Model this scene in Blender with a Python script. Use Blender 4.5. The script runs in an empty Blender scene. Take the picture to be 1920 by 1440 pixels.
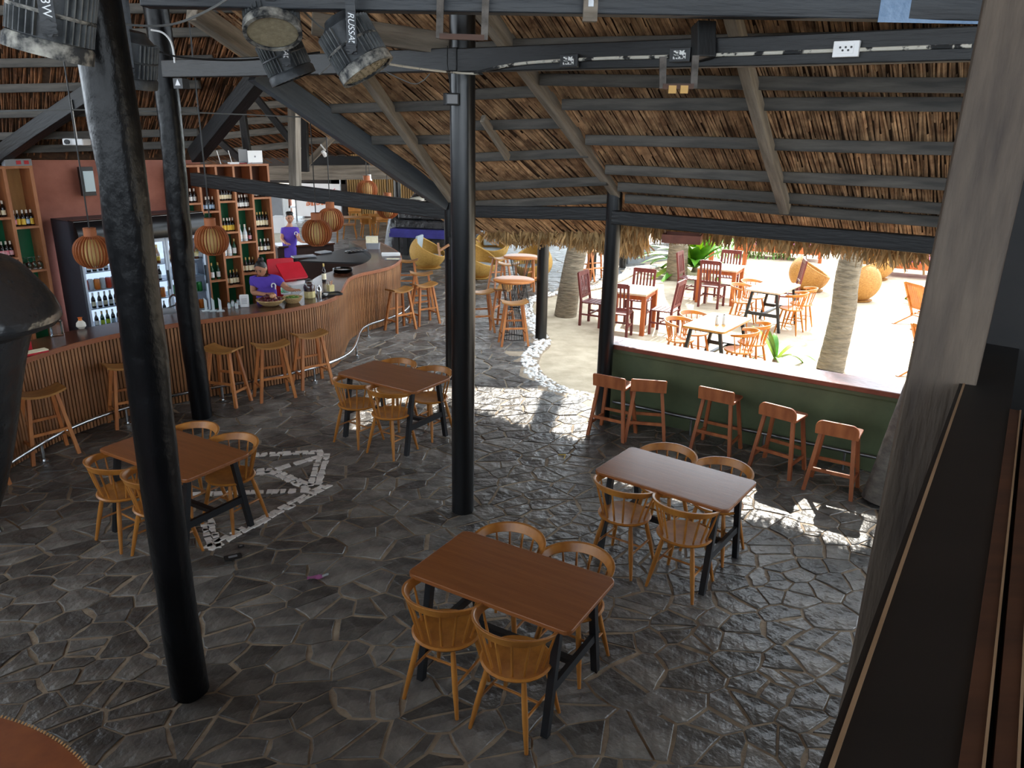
import bpy, bmesh, math, random
import numpy as np
from mathutils import Vector, Matrix, Quaternion, noise as mnoise
random.seed(7)
rng = np.random.default_rng(7)
SC = bpy.context.scene
COL = SC.collection
PI = math.pi
R = math.radians

# ---------------------------------------------------------------- camera
FOC, PITCH, ROLL, CAMH = 1442.0, R(18.30), R(1.03), 3.40
_cp, _sp, _cr, _sr = math.cos(PITCH), math.sin(PITCH), math.cos(ROLL), math.sin(ROLL)
CAM = Vector((0, 0, CAMH))

def ray(x, y):
    a, b = x - 960.0, y - 720.0
    u, v = a * _cr + b * _sr, -a * _sr + b * _cr
    X, U = u / FOC, -v / FOC
    return Vector((X, _cp + U * _sp, -_sp + U * _cp))
def onz(x, y, z=0.0):
    r = ray(x, y); return CAM + r * ((z - CAMH) / r.z)
def ony(x, y, Y):
    r = ray(x, y); return CAM + r * (Y / r.y)
def onpl(x, y, p, n):
    r = ray(x, y); n = Vector(n); return CAM + r * ((Vector(p) - CAM).dot(n) / r.dot(n))
def atdist(P, x, y):
    r = ray(x, y); return CAM + r * (math.hypot(P[0], P[1]) / math.hypot(r.x, r.y))
def toimg(P):
    q = Vector(P) - CAM
    D = q.y * _cp - q.z * _sp; U = q.y * _sp + q.z * _cp
    u, v = FOC * q.x / D, -FOC * U / D
    return 960 + u * _cr - v * _sr, 720 + u * _sr + v * _cr, D

cd = bpy.data.cameras.new('camera')
cd.sensor_width = 36.0; cd.lens = FOC / 1920 * 36.0; cd.clip_start = 0.05; cd.clip_end = 400
cam = bpy.data.objects.new('camera', cd); COL.objects.link(cam)
_f = ray(960, 720).normalized(); _r = (ray(961, 720) - ray(960, 720)).normalized(); _u = _r.cross(_f).normalized()
cam.matrix_world = Matrix(((_r.x, _u.x, -_f.x, 0), (_r.y, _u.y, -_f.y, 0), (_r.z, _u.z, -_f.z, CAMH), (0, 0, 0, 1)))
SC.camera = cam

# ---------------------------------------------------------------- sky, sun, exposure
w = bpy.data.worlds.new('sky'); SC.world = w; w.use_nodes = True
bg = w.node_tree.nodes['Background']
bg.inputs['Color'].default_value = (0.80, 0.90, 1.0, 1); bg.inputs['Strength'].default_value = 3.0
SUN_FROM = Vector((0.19, 0.74, 0.73)).normalized()
sd = bpy.data.lights.new('sun', 'SUN'); sd.energy = 6.5; sd.angle = R(0.6); sd.color = (1.0, 0.95, 0.86)
so = bpy.data.objects.new('sun', sd); COL.objects.link(so)
so.rotation_euler = SUN_FROM.to_track_quat('Z', 'Y').to_euler(); so.location = (4, 16, 20)
SC.view_settings.view_transform = 'Standard'; SC.view_settings.look = 'None'
SC.view_settings.exposure = 0.85; SC.view_settings.gamma = 1.0
try: SC.view_settings.use_curve_mapping = False
except Exception: pass

# ---------------------------------------------------------------- materials
MATS = {}
def lin(c):
    return tuple(((v / 255.0) / 12.92 if v / 255.0 <= 0.04045 else ((v / 255.0 + 0.055) / 1.055) ** 2.4) for v in c)
def mat(name, c1, c2=None, kind='noise', scale=4.0, stretch=(1, 1, 1), rough=0.5, metal=0.0, bump=0.0, bscale=None,
        attr=0.0, objrand=0.0, spec=0.5, trans=0.0, alpha=1.0, emit=None, estr=0.0, contrast=(0.35, 0.65), coat=0.0, detail=6.0, bdist=.02):
    m = bpy.data.materials.new(name); m.use_nodes = True; nt = m.node_tree; N = nt.nodes; L = nt.links
    b = N['Principled BSDF']
    c1 = lin(c1); c2 = lin(c2) if c2 is not None else c1
    b.inputs['Roughness'].default_value = rough; b.inputs['Metallic'].default_value = metal
    b.inputs['Specular IOR Level'].default_value = spec
    if trans: b.inputs['Transmission Weight'].default_value = trans
    if alpha < 1: b.inputs['Alpha'].default_value = alpha
    if coat: b.inputs['Coat Weight'].default_value = coat; b.inputs['Coat Roughness'].default_value = 0.15
    if emit is not None:
        b.inputs['Emission Color'].default_value = (*lin(emit), 1); b.inputs['Emission Strength'].default_value = estr
    tc = N.new('ShaderNodeTexCoord'); mp = N.new('ShaderNodeMapping'); mp.inputs['Scale'].default_value = stretch
    L.new(tc.outputs['Object'], mp.inputs['Vector'])
    src = None
    if kind == 'wave':
        nz = N.new('ShaderNodeTexWave'); nz.wave_type = 'BANDS'; nz.bands_direction = 'Y'
        nz.inputs['Scale'].default_value = scale; nz.inputs['Distortion'].default_value = 5.0
        nz.inputs['Detail'].default_value = 3.0; nz.inputs['Detail Scale'].default_value = 1.5
    else:
        nz = N.new('ShaderNodeTexNoise'); nz.inputs['Scale'].default_value = scale; nz.inputs['Detail'].default_value = detail
        nz.inputs['Roughness'].default_value = 0.6
    L.new(mp.outputs[0], nz.inputs['Vector'])
    fac = nz.outputs['Fac']
    ramp = N.new('ShaderNodeValToRGB')
    ramp.color_ramp.elements[0].position = contrast[0]; ramp.color_ramp.elements[1].position = contrast[1]
    ramp.color_ramp.elements[0].color = (*c1, 1); ramp.color_ramp.elements[1].color = (*c2, 1)
    L.new(fac, ramp.inputs[0]); out = ramp.outputs[0]
    for amt, kindn in ((attr, 'a'), (objrand, 'o')):
        if amt:
            hs = N.new('ShaderNodeHueSaturation'); mr = N.new('ShaderNodeMapRange')
            mr.inputs['To Min'].default_value = 1 - amt; mr.inputs['To Max'].default_value = 1 + amt
            if kindn == 'a':
                at = N.new('ShaderNodeAttribute'); at.attribute_name = 'rnd'; L.new(at.outputs['Fac'], mr.inputs['Value'])
            else:
                oi = N.new('ShaderNodeObjectInfo'); L.new(oi.outputs['Random'], mr.inputs['Value'])
            L.new(mr.outputs[0], hs.inputs['Value']); L.new(out, hs.inputs['Color']); out = hs.outputs[0]
    L.new(out, b.inputs['Base Color'])
    if bump:
        bn = N.new('ShaderNodeTexNoise'); bn.inputs['Scale'].default_value = bscale or scale * 4; bn.inputs['Detail'].default_value = 5
        L.new(mp.outputs[0], bn.inputs['Vector'])
        bu = N.new('ShaderNodeBump'); bu.inputs['Strength'].default_value = bump; bu.inputs['Distance'].default_value = bdist
        L.new(bn.outputs['Fac'], bu.inputs['Height']); L.new(bu.outputs[0], b.inputs['Normal'])
    MATS[name] = m
    return m

mat('post_black', (8, 9, 11), (16, 18, 21), scale=3, stretch=(1, 1, .25), rough=.3, bump=.15, bscale=9, spec=.5)
mat('post_rough', (6, 7, 9), (14, 15, 18), scale=3, stretch=(1, 1, .6), rough=.32, bump=.5, bscale=11, spec=.22)
mat('post_grey', (44, 34, 27), (92, 79, 66), scale=3, stretch=(3, 3, .4), rough=.7, bump=.5)
mat('beam_black', (8, 9, 10), (17, 18, 20), scale=3, stretch=(.4, 3, 3), rough=.5, bump=.3)
mat('beam_blue', (24, 28, 33), (40, 46, 53), scale=2, stretch=(.4, 3, 3), rough=.45, bump=.3)
mat('beam_blue_lit', (58, 65, 72), (82, 90, 97), scale=2, stretch=(.4, 3, 3), rough=.5, bump=.3)  # lighter copy of the blue beam wood, with the light on it put into the colour
mat('beam_grey', (104, 96, 85), (148, 138, 124), scale=3, stretch=(.5, 5, 5), rough=.8, bump=.4)
mat('purlin', (62, 60, 57), (98, 93, 86), scale=3, stretch=(.5, 5, 5), rough=.8, bump=.4, objrand=.2)
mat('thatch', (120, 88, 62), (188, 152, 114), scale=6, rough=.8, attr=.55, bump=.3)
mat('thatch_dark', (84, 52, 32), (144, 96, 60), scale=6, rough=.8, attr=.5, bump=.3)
mat('thatch_pale', (150, 118, 74), (206, 172, 120), scale=6, rough=.8, attr=.45)
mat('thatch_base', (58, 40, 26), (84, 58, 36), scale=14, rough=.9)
mat('stone', (72, 70, 68), (120, 116, 110), scale=3.5, rough=.36, bump=1.0, bscale=7, attr=.45, spec=.5, bdist=.045)
mat('mortar', (132, 116, 98), (168, 152, 130), scale=6, rough=.85, bump=.4)
mat('mosaic', (222, 214, 206), (240, 236, 230), scale=6, rough=.5, attr=.1)
mat('pebble', (226, 224, 220), (244, 242, 238), scale=6, rough=.6, attr=.12)
mat('sand', (176, 160, 134), (204, 188, 162), scale=3, rough=.95, bump=.8, bscale=5)
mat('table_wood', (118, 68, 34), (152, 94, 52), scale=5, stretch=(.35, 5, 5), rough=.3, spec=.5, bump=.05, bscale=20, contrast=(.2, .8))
mat('table_edge', (136, 78, 34), (166, 102, 50), scale=5, rough=.4)
mat('table_iron', (14, 16, 20), (22, 25, 30), scale=4, rough=.4)
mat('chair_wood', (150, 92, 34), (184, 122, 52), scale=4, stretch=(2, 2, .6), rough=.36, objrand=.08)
mat('stool_wood', (158, 92, 48), (196, 128, 72), scale=4, stretch=(2, 2, .5), rough=.42, objrand=.12)
mat('stool_seat', (138, 92, 44), (172, 122, 64), scale=4, stretch=(.7, 4, 4), rough=.4, objrand=.1)
mat('cstool_wood', (134, 70, 38), (176, 104, 62), scale=4, stretch=(2, 2, .5), rough=.45, objrand=.1)
mat('red_wood', (84, 30, 28), (112, 46, 40), scale=4, stretch=(2, 2, .5), rough=.5, objrand=.1)
mat('orange_wood', (150, 70, 24), (186, 98, 40), scale=4, stretch=(2, 2, .5), rough=.5, objrand=.08)
mat('bar_slat', (124, 80, 46), (160, 112, 72), scale=5, stretch=(3, 3, .4), rough=.45, objrand=.22)
mat('bar_backing', (42, 22, 14), (56, 30, 18), scale=4, rough=.8)
mat('bar_top', (52, 28, 18), (78, 42, 26), scale=3, stretch=(1, 1, 1), rough=.22, spec=.5)
mat('bar_lip', (128, 72, 44), (156, 92, 58), scale=3, rough=.35)
mat('black_gloss', (8, 8, 9), (14, 14, 15), scale=3, rough=.18)
mat('steel', (176, 178, 180), (200, 202, 204), scale=6, rough=.22, metal=1.0)
mat('steel_dull', (120, 122, 124), (160, 162, 164), scale=6, rough=.4, metal=1.0)
mat('wall_red', (132, 74, 56), (156, 94, 74), scale=2, rough=.7, bump=.1)
mat('shelf_wood', (156, 96, 60), (184, 122, 80), scale=4, stretch=(2, 2, .6), rough=.5)
mat('shelf_inner', (176, 130, 74), (200, 154, 94), scale=4, stretch=(2, 2, .5), rough=.5)
mat('shelf_dark', (92, 52, 28), (112, 66, 36), scale=4, stretch=(2, 2, .5), rough=.55)
mat('shelf_green', (8, 112, 72), (14, 128, 84), scale=2, rough=.5)
mat('fridge_body', (58, 60, 68), (68, 70, 78), scale=2, rough=.45)
mat('fridge_canopy', (12, 10, 12), (18, 15, 17), scale=2, rough=.28)
mat('fridge_frame', (176, 186, 200), (190, 200, 212), scale=2, rough=.3)
mat('fridge_light', (220, 232, 250), rough=.5, emit=(226, 236, 255), estr=1.5)
mat('fridge_inner', (196, 210, 230), rough=.5, emit=(200, 218, 246), estr=.75)
mat('white_plastic', (226, 226, 226), (236, 236, 236), scale=2, rough=.35)
mat('grey_plastic', (126, 128, 132), (140, 142, 146), scale=2, rough=.4)
mat('black_plastic', (20, 21, 23), (30, 31, 33), scale=4, rough=.45)
mat('lamp_housing', (38, 42, 46), (62, 66, 70), scale=8, rough=.5, bump=.2)
mat('lamp_fin', (66, 70, 73), (104, 107, 108), scale=10, rough=.6)
mat('bracket', (58, 52, 47), (104, 98, 92), scale=12, rough=.6, metal=.3)
mat('lamp_dust', (44, 47, 50), (176, 173, 164), scale=14, rough=.8, contrast=(.42, .68))
mat('lamp_lens', (150, 140, 116), (176, 166, 140), scale=30, rough=.4)
mat('letter_white', (236, 240, 244), rough=.5)
mat('glass', (235, 240, 240), rough=.03, trans=1.0, spec=.5)
mat('glass_clear', (236, 244, 248), rough=.04, trans=1.0)
mat('bottle_dark', (24, 12, 8), (30, 16, 10), rough=.12)
mat('bottle_green', (14, 60, 36), (20, 76, 46), rough=.12)
mat('bottle_amber', (108, 52, 16), (128, 66, 22), rough=.15)
mat('bottle_clear', (196, 208, 212), (214, 224, 226), rough=.1)
mat('label_cream', (226, 214, 176), (240, 230, 200), scale=20, rough=.6)
mat('label_white', (232, 232, 228), rough=.6)
mat('label_yellow', (226, 186, 60), (240, 206, 84), scale=14, rough=.6)
mat('label_blue', (104, 164, 206), (232, 236, 238), scale=14, rough=.6)
mat('label_pink', (220, 108, 124), (244, 228, 228), scale=14, rough=.6)
mat('label_lime', (186, 214, 50), (206, 228, 80), scale=14, rough=.6)
mat('can_red', (196, 40, 30), (222, 88, 50), scale=10, rough=.3)
mat('can_green', (30, 140, 66), (80, 180, 90), scale=10, rough=.3)
mat('can_orange', (224, 110, 40), (240, 150, 60), scale=10, rough=.3)
mat('can_silver', (186, 194, 204), (214, 220, 228), scale=10, rough=.3)
mat('cap_white', (228, 222, 210), rough=.5)
mat('cap_gold', (200, 170, 100), rough=.4)
mat('lamp_slat', (150, 84, 46), (180, 108, 64), scale=5, rough=.5, objrand=.1)
mat('lamp_inner', (226, 196, 122), (238, 212, 146), scale=4, rough=.7)
mat('rattan', (150, 100, 40), (184, 134, 64), scale=26, stretch=(1, 1, 2.5), rough=.7, bump=.5, bscale=50)
mat('rattan_dim', (176, 132, 58), (200, 156, 78), scale=26, stretch=(1, 1, 2.5), rough=.7, bump=.5, bscale=50)
mat('cushion_grey', (150, 160, 164), (172, 180, 182), scale=8, rough=.9)
mat('cushion_white', (190, 186, 168), (210, 206, 190), scale=8, rough=.9)
mat('cushion_purple', (176, 66, 196), (196, 92, 214), scale=8, rough=.9)
mat('cushion_mauve', (150, 82, 128), (168, 100, 146), scale=8, rough=.9)
mat('shirt_purple', (84, 58, 168), (98, 72, 184), scale=6, rough=.85)
mat('trousers', (22, 22, 26), (32, 32, 36), scale=6, rough=.85)
mat('skin', (176, 122, 92), (190, 136, 106), scale=6, rough=.55)
mat('hair', (14, 11, 10), (24, 20, 18), scale=20, rough=.5)
mat('eye_dark', (20, 14, 12), rough=.2)
mat('lip', (150, 84, 74), rough=.5)
mat('shirt_logo', (226, 222, 230), rough=.7)
mat('green_paint', (72, 84, 58), (86, 98, 68), scale=2.5, rough=.55, bump=.1)
mat('terracotta', (112, 66, 56), (142, 90, 78), scale=5, rough=.28, bump=.15)
mat('terracotta_edge', (108, 56, 42), (132, 74, 56), scale=5, rough=.4)
mat('palm_bark', (102, 92, 76), (146, 132, 110), scale=5, stretch=(1, 1, 5), rough=.9, bump=1.0, bscale=8)
mat('bark_grey', (78, 74, 70), (116, 110, 102), scale=6, stretch=(1, 1, 2), rough=.9, bump=1.0, bscale=10)
mat('leaf_green', (60, 118, 16), (100, 160, 30), scale=4, rough=.45, attr=.25)
mat('leaf_yellow', (130, 160, 20), (170, 190, 40), scale=4, rough=.45, attr=.2)
mat('palm_leaf', (60, 96, 34), (90, 128, 50), scale=4, rough=.5, attr=.2)
mat('grass', (96, 150, 70), (130, 178, 90), scale=10, rough=.8, attr=.2)
mat('rope', (120, 92, 70), (146, 116, 90), scale=20, rough=.9)
mat('swing_wood', (112, 58, 42), (138, 78, 58), scale=5, rough=.5)
mat('red_plastic', (176, 14, 32), (194, 24, 44), scale=3, rough=.4)
mat('wicker_bowl', (176, 142, 92), (206, 176, 124), scale=40, rough=.8, bump=.5)
mat('fruit_dark', (70, 18, 24), (96, 30, 34), scale=5, rough=.35, objrand=.2)
mat('fruit_onion', (196, 140, 100), (212, 160, 120), scale=5, rough=.4, objrand=.15)
mat('fruit_green', (70, 104, 30), (98, 130, 44), scale=5, rough=.45, objrand=.2)
mat('paper', (232, 232, 230), rough=.7)
mat('woven_cover', (206, 190, 130), (226, 212, 158), scale=40, rough=.8)
mat('tarp_black', (22, 23, 25), (44, 45, 47), scale=3, rough=.27, spec=.7, bump=.6, bscale=5, bdist=.04)
mat('leather_brown', (124, 62, 22), (142, 76, 30), scale=8, rough=.5)
mat('stitch', (196, 150, 96), rough=.7)
mat('near_black', (14, 13, 13), (24, 21, 20), scale=3, stretch=(.5, 3, 3), rough=.6)
mat('near_brown', (60, 36, 24), (84, 52, 34), scale=4, stretch=(.5, 4, 4), rough=.6)
mat('near_edge', (140, 112, 84), (164, 134, 104), scale=4, rough=.6)
mat('bamboo', (132, 96, 46), (166, 126, 66), scale=3, stretch=(6, 6, .4), rough=.6, objrand=.2)
mat('dark_wall', (40, 32, 28), (54, 44, 38), scale=3, rough=.8)
mat('brick_wall', (112, 66, 52), (140, 88, 70), scale=6, rough=.85)
mat('daylight_pane', (232, 236, 226), rough=.5, trans=.0)
mat('kerb_grey', (104, 106, 110), (128, 130, 132), scale=4, rough=.8)
mat('banner', (240, 232, 226), (246, 240, 236), scale=2, rough=.6)
mat('banner_text', (226, 122, 60), rough=.6)
mat('banner_red', (200, 70, 80), rough=.6)
mat('cable_grey', (110, 112, 112), rough=.5)
mat('cable_black', (18, 18, 19), rough=.5)
mat('conduit', (196, 192, 180), (36, 38, 40), scale=9, stretch=(1, 1, 1), rough=.5, contrast=(.52, .56))
mat('blue_cloth', (44, 40, 110), (54, 50, 128), scale=4, rough=.8)
mat('yellow_tape', (206, 160, 84), rough=.5)
mat('lcd', (180, 196, 200), rough=.3)

# ---------------------------------------------------------------- mesh helpers
class MB:
    def __init__(s): s.v = []; s.f = []; s.r = []; s.cur = 0.5
    def add(s, verts, faces, rnd=None):
        o = len(s.v); s.v += [tuple(p) for p in verts]; s.f += [tuple(i + o for i in f) for f in faces]
        s.r += [s.cur if rnd is None else rnd] * len(verts); return s
    def box(s, c, d, rz=0.0, rnd=None, taper=1.0):
        hx, hy, hz = d[0] / 2, d[1] / 2, d[2] / 2; cr, sr = math.cos(rz), math.sin(rz); vs = []
        for z, t in ((-hz, 1.0), (hz, taper)):
            for x, y in ((-hx, -hy), (hx, -hy), (hx, hy), (-hx, hy)):
                x *= t; y *= t; vs.append((c[0] + x * cr - y * sr, c[1] + x * sr + y * cr, c[2] + z))
        return s.add(vs, [(3, 2, 1, 0), (4, 5, 6, 7), (0, 1, 5, 4), (1, 2, 6, 5), (2, 3, 7, 6), (3, 0, 4, 7)], rnd)
    def bar(s, p0, p1, w, h, up=(0, 0, 1), w1=None, h1=None, rnd=None):
        p0, p1 = Vector(p0), Vector(p1); d = (p1 - p0).normalized(); up = Vector(up)
        if abs(d.dot(up)) > .98: up = Vector((0, 1, 0))
        sx = d.cross(up).normalized(); sy = sx.cross(d).normalized(); vs = []
        for p, a, b in ((p0, w, h), (p1, w1 or w, h1 or h)):
            for i, j in ((-1, -1), (1, -1), (1, 1), (-1, 1)): vs.append(p + sx * (i * a / 2) + sy * (j * b / 2))
        return s.add(vs, [(0, 1, 2, 3), (7, 6, 5, 4), (4, 5, 1, 0), (5, 6, 2, 1), (6, 7, 3, 2), (7, 4, 0, 3)], rnd)
    def tube(s, pts, rad, n=8, rnd=None, close=True, loop=False):
        pts = [Vector(p) for p in pts]; m = len(pts)
        if not isinstance(rad, (list, tuple)): rad = [rad] * m
        vs = []; prev = None
        for i, p in enumerate(pts):
            a = pts[(i - 1) % m] if loop else pts[max(i - 1, 0)]; b = pts[(i + 1) % m] if loop else pts[min(i + 1, m - 1)]
            d = (b - a).normalized()
            if prev is None:
                t = Vector((0, 0, 1)) if abs(d.z) < .9 else Vector((1, 0, 0)); prev = d.cross(t).normalized()
            prev = (prev - d * prev.dot(d)).normalized(); q = d.cross(prev)
            for k in range(n):
                an = 2 * PI * k / n; vs.append(p + (prev * math.cos(an) + q * math.sin(an)) * rad[i])
        fs = []
        for i in range(m if loop else m - 1):
            j = (i + 1) % m
            for k in range(n): fs.append((i * n + k, i * n + (k + 1) % n, j * n + (k + 1) % n, j * n + k))
        if close and not loop: fs += [tuple(reversed(range(n))), tuple((m - 1) * n + k for k in range(n))]
        return s.add(vs, fs, rnd)
    def lathe(s, prof, n=16, c=(0, 0, 0), rnd=None, sx=1.0, sy=1.0, caps=True):
        vs = []; m = len(prof)
        for r, z in prof:
            for k in range(n):
                a = 2 * PI * k / n; vs.append((c[0] + r * sx * math.cos(a), c[1] + r * sy * math.sin(a), c[2] + z))
        fs = [(i * n + k, i * n + (k + 1) % n, (i + 1) * n + (k + 1) % n, (i + 1) * n + k) for i in range(m - 1) for k in range(n)]
        if caps: fs += [tuple(reversed(range(n))), tuple((m - 1) * n + k for k in range(n))]
        return s.add(vs, fs, rnd)
    def prism(s, poly, z0, z1, rnd=None, inset=0.0):
        n = len(poly); cx = sum(p[0] for p in poly) / n; cy = sum(p[1] for p in poly) / n
        top = [(p[0] + (cx - p[0]) * inset, p[1] + (cy - p[1]) * inset) for p in poly]
        vs = [(p[0], p[1], z0) for p in poly] + [(p[0], p[1], z1) for p in top]
        fs = [tuple(reversed(range(n))), tuple(range(n, 2 * n))] + [(i, (i + 1) % n, n + (i + 1) % n, n + i) for i in range(n)]
        return s.add(vs, fs, rnd)
    def grid(s, fn, nu, nv, rnd=None, wrap=False):
        vs = [fn(i / (nu - (0 if wrap else 1)), j / (nv - 1)) for i in range(nu) for j in range(nv)]
        fs = []
        for i in range(nu if wrap else nu - 1):
            for j in range(nv - 1):
                a = i * nv + j; b = ((i + 1) % nu) * nv + j; fs.append((a, b, b + 1, a + 1))
        return s.add(vs, fs, rnd)
    def ball(s, c, r, n=12, m=8, sc=(1, 1, 1), rnd=None):
        return s.lathe([(max(1e-4, r * math.sin(PI * i / m)) , -r * math.cos(PI * i / m) * sc[2]) for i in range(m + 1)], n, c, rnd, sc[0], sc[1])
    def mesh(s, name='m'):
        me = bpy.data.meshes.new(name); me.from_pydata(s.v, [], s.f); me.update()
        at = me.attributes.new('rnd', 'FLOAT', 'POINT'); at.data.foreach_set('value', s.r)
        return me
    def build(s, name, m, parent=None, smooth=False, loc=None, bevel=0.0):
        return mkobj(name, s.mesh(name), m, parent, smooth, loc, bevel)

def mkobj(name, me, m, parent=None, smooth=False, loc=None, bevel=0.0):
    o = bpy.data.objects.new(name, me); COL.objects.link(o)
    if m is not None and not me.materials: me.materials.append(MATS[m] if isinstance(m, str) else m)
    if smooth:
        me.polygons.foreach_set('use_smooth', [True] * len(me.polygons))
        try: me.set_sharp_from_angle(angle=R(42))
        except Exception: pass
    if parent is not None: o.parent = parent
    if loc is not None: o.location = loc
    if bevel:
        b = o.modifiers.new('bevel', 'BEVEL'); b.width = bevel; b.segments = 2; b.limit_method = 'ANGLE'
    return o
def tag(o, label, cat, group=None, kind=None):
    if label: o['label'] = label
    if cat: o['category'] = cat
    if group: o['group'] = group
    if kind: o['kind'] = kind
    return o
def thing(name, label, cat, loc=(0, 0, 0), rz=0.0, group=None):
    o = bpy.data.objects.new(name, None); COL.objects.link(o); o.empty_display_size = .1
    o.location = loc; o.rotation_euler = (0, 0, rz); return tag(o, label, cat, group)
def children(o): return [c for c in bpy.data.objects if c.parent == o]
_kids = {}
def dup(root, loc, rz=0.0, label=None, group=None, scale=None, rot=None):
    """copy a thing with its parts and sub-parts"""
    if root.name not in _kids:
        _kids[root.name] = [(c, children(c)) for c in children(root)]
    n = root.copy(); COL.objects.link(n); n.location = loc; n.rotation_euler = rot or (0, 0, rz)
    if scale: n.scale = scale if isinstance(scale, (tuple, list)) else (scale,) * 3
    if label: n['label'] = label
    if group: n['group'] = group
    for c, subs in _kids[root.name]:
        k = c.copy(); COL.objects.link(k); k.parent = n
        for g in subs:
            q = g.copy(); COL.objects.link(q); q.parent = k
    return n
def place(root, used, loc, rz, label, group=None, scale=None, rot=None):
    """the first call moves the original itself"""
    if not used:
        used.append(1); _kids.setdefault(root.name, [(c, children(c)) for c in children(root)])
        root.location = loc; root.rotation_euler = rot or (0, 0, rz); root['label'] = label
        if group: root['group'] = group
        if scale: root.scale = scale if isinstance(scale, (tuple, list)) else (scale,) * 3
        return root
    return dup(root, loc, rz, label, group, scale, rot)
def beam(name, p0, p1, w, h, m, parent=None, label=None, cat='beam', group=None, up=(0, 0, 1), bevel=0.008):
    """a timber along its own local X so that the grain follows it"""
    p0, p1 = Vector(p0), Vector(p1); d = p1 - p0; L = d.length; d.normalize(); up = Vector(up)
    y = up.cross(d).normalized(); zz = d.cross(y)
    mb = MB(); n = max(1, int(L / 1.2)); vs = []; fs = []
    for i in range(n + 1):
        t = i / n * L; jx = random.uniform(-.006, .006); jz = random.uniform(-.006, .006)
        for a, b in ((-1, -1), (1, -1), (1, 1), (-1, 1)): vs.append((t, a * w / 2 + jx, b * h / 2 + jz))
    for i in range(n):
        for k in range(4): fs.append((i * 4 + k, i * 4 + (k + 1) % 4, i * 4 + 4 + (k + 1) % 4, i * 4 + 4 + k))
    fs += [(0, 3, 2, 1), (n * 4, n * 4 + 1, n * 4 + 2, n * 4 + 3)]
    mb.add(vs, fs); o = mb.build(name, m, None, bevel=bevel)
    M = Matrix(((d.x, y.x, zz.x, p0.x), (d.y, y.y, zz.y, p0.y), (d.z, y.z, zz.z, p0.z), (0, 0, 0, 1)))
    if parent is not None: o.parent = parent
    o.matrix_world = M
    if label: tag(o, label, cat, group)
    return o
def spline(pts, per=6, closed=False):
    pts = [Vector(p) for p in pts]; n = len(pts); out = []
    for i in range(n if closed else n - 1):
        if closed: a, b, c, d = pts[i - 1], pts[i], pts[(i + 1) % n], pts[(i + 2) % n]
        else: a, b, c, d = pts[max(i - 1, 0)], pts[i], pts[i + 1], pts[min(i + 2, n - 1)]
        for k in range(per):
            t = k / per
            out.append(.5 * ((2 * b) + (c - a) * t + (2 * a - 5 * b + 4 * c - d) * t * t + (3 * b - a - 3 * c + d) * t ** 3))
    if not closed: out.append(pts[-1])
    return out
def inpoly(x, y, poly):
    c = False; j = len(poly) - 1
    for i in range(len(poly)):
        xi, yi = poly[i][0], poly[i][1]; xj, yj = poly[j][0], poly[j][1]
        if (yi > y) != (yj > y) and x < (xj - xi) * (y - yi) / (yj - yi) + xi: c = not c
        j = i
    return c
def clip(poly, nx, ny, d):
    out = []
    for i in range(len(poly)):
        a, b = poly[i], poly[(i + 1) % len(poly)]; da = nx * a[0] + ny * a[1] - d; db = nx * b[0] + ny * b[1] - d
        if da <= 0: out.append(a)
        if (da < 0) != (db < 0) and da != db:
            t = da / (da - db); out.append((a[0] + (b[0] - a[0]) * t, a[1] + (b[1] - a[1]) * t))
    return out
def text_mesh(txt, size, name, m, parent=None, extrude=.002, shear=0.0, spacing=1.0):
    cu = bpy.data.curves.new(name, 'FONT'); cu.body = txt; cu.size = size; cu.extrude = extrude; cu.align_x = 'CENTER'; cu.align_y = 'CENTER'
    cu.shear = shear; cu.space_character = spacing
    t = bpy.data.objects.new('tmp_text', cu); COL.objects.link(t)
    dg = bpy.context.evaluated_depsgraph_get(); me = bpy.data.meshes.new_from_object(t.evaluated_get(dg))
    bpy.data.objects.remove(t); me.materials.clear(); me.name = name
    return mkobj(name, me, m, parent)
# ================================================================ ground and floor
SAND_Z = -0.04
mb = MB(); mb.add([(-60, -25, SAND_Z), (70, -25, SAND_Z), (70, 75, SAND_Z), (-60, 75, SAND_Z)], [(0, 1, 2, 3)])
sand = mb.build('sand_ground', 'sand'); tag(sand, 'pale beach sand around the pavilion', 'sand', kind='structure')

EDGE_PX = [(1128, 746), (1110, 743), (1060, 735), (1022, 716), (1001, 700), (992, 683), (999, 660), (1016, 642), (1006, 615),
           (991, 592), (985, 573), (998, 560), (1030, 551), (1078, 543), (1113, 538), (1150, 526), (1190, 508), (1236, 497)]
EDGE = [onz(x, y) for x, y in EDGE_PX]
EDGE_S = spline(EDGE, 6)
FLOOR_POLY = [(p.x, p.y) for p in EDGE_S] + [(3.6, 33.0), (-16, 33), (-16, -7), (10, -7), (10, 4.3), (4.6, 7.75), (1.5, 9.62)]
mb = MB(); mb.prism(FLOOR_POLY, -.2, -.004); floor = mb.build('floor', 'mortar'); floor['kind'] = 'structure'
floor['label'] = 'dark crazy paving stone floor with pale mortar joints'

C1 = Vector((-1.993, 3.984, 0)); C2 = Vector((-3.773, 8.777, 0)); C3 = Vector((-.439, 6.477, 0)); C4 = Vector((-.872, 10.474, 0))
C5 = Vector((1.13, 8.98, 0)); C6 = Vector((.482, 12.824, 0)); C7 = Vector((1.925, 18.855, 0)); C8 = Vector((2.849, 20.19, 0))

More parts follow.
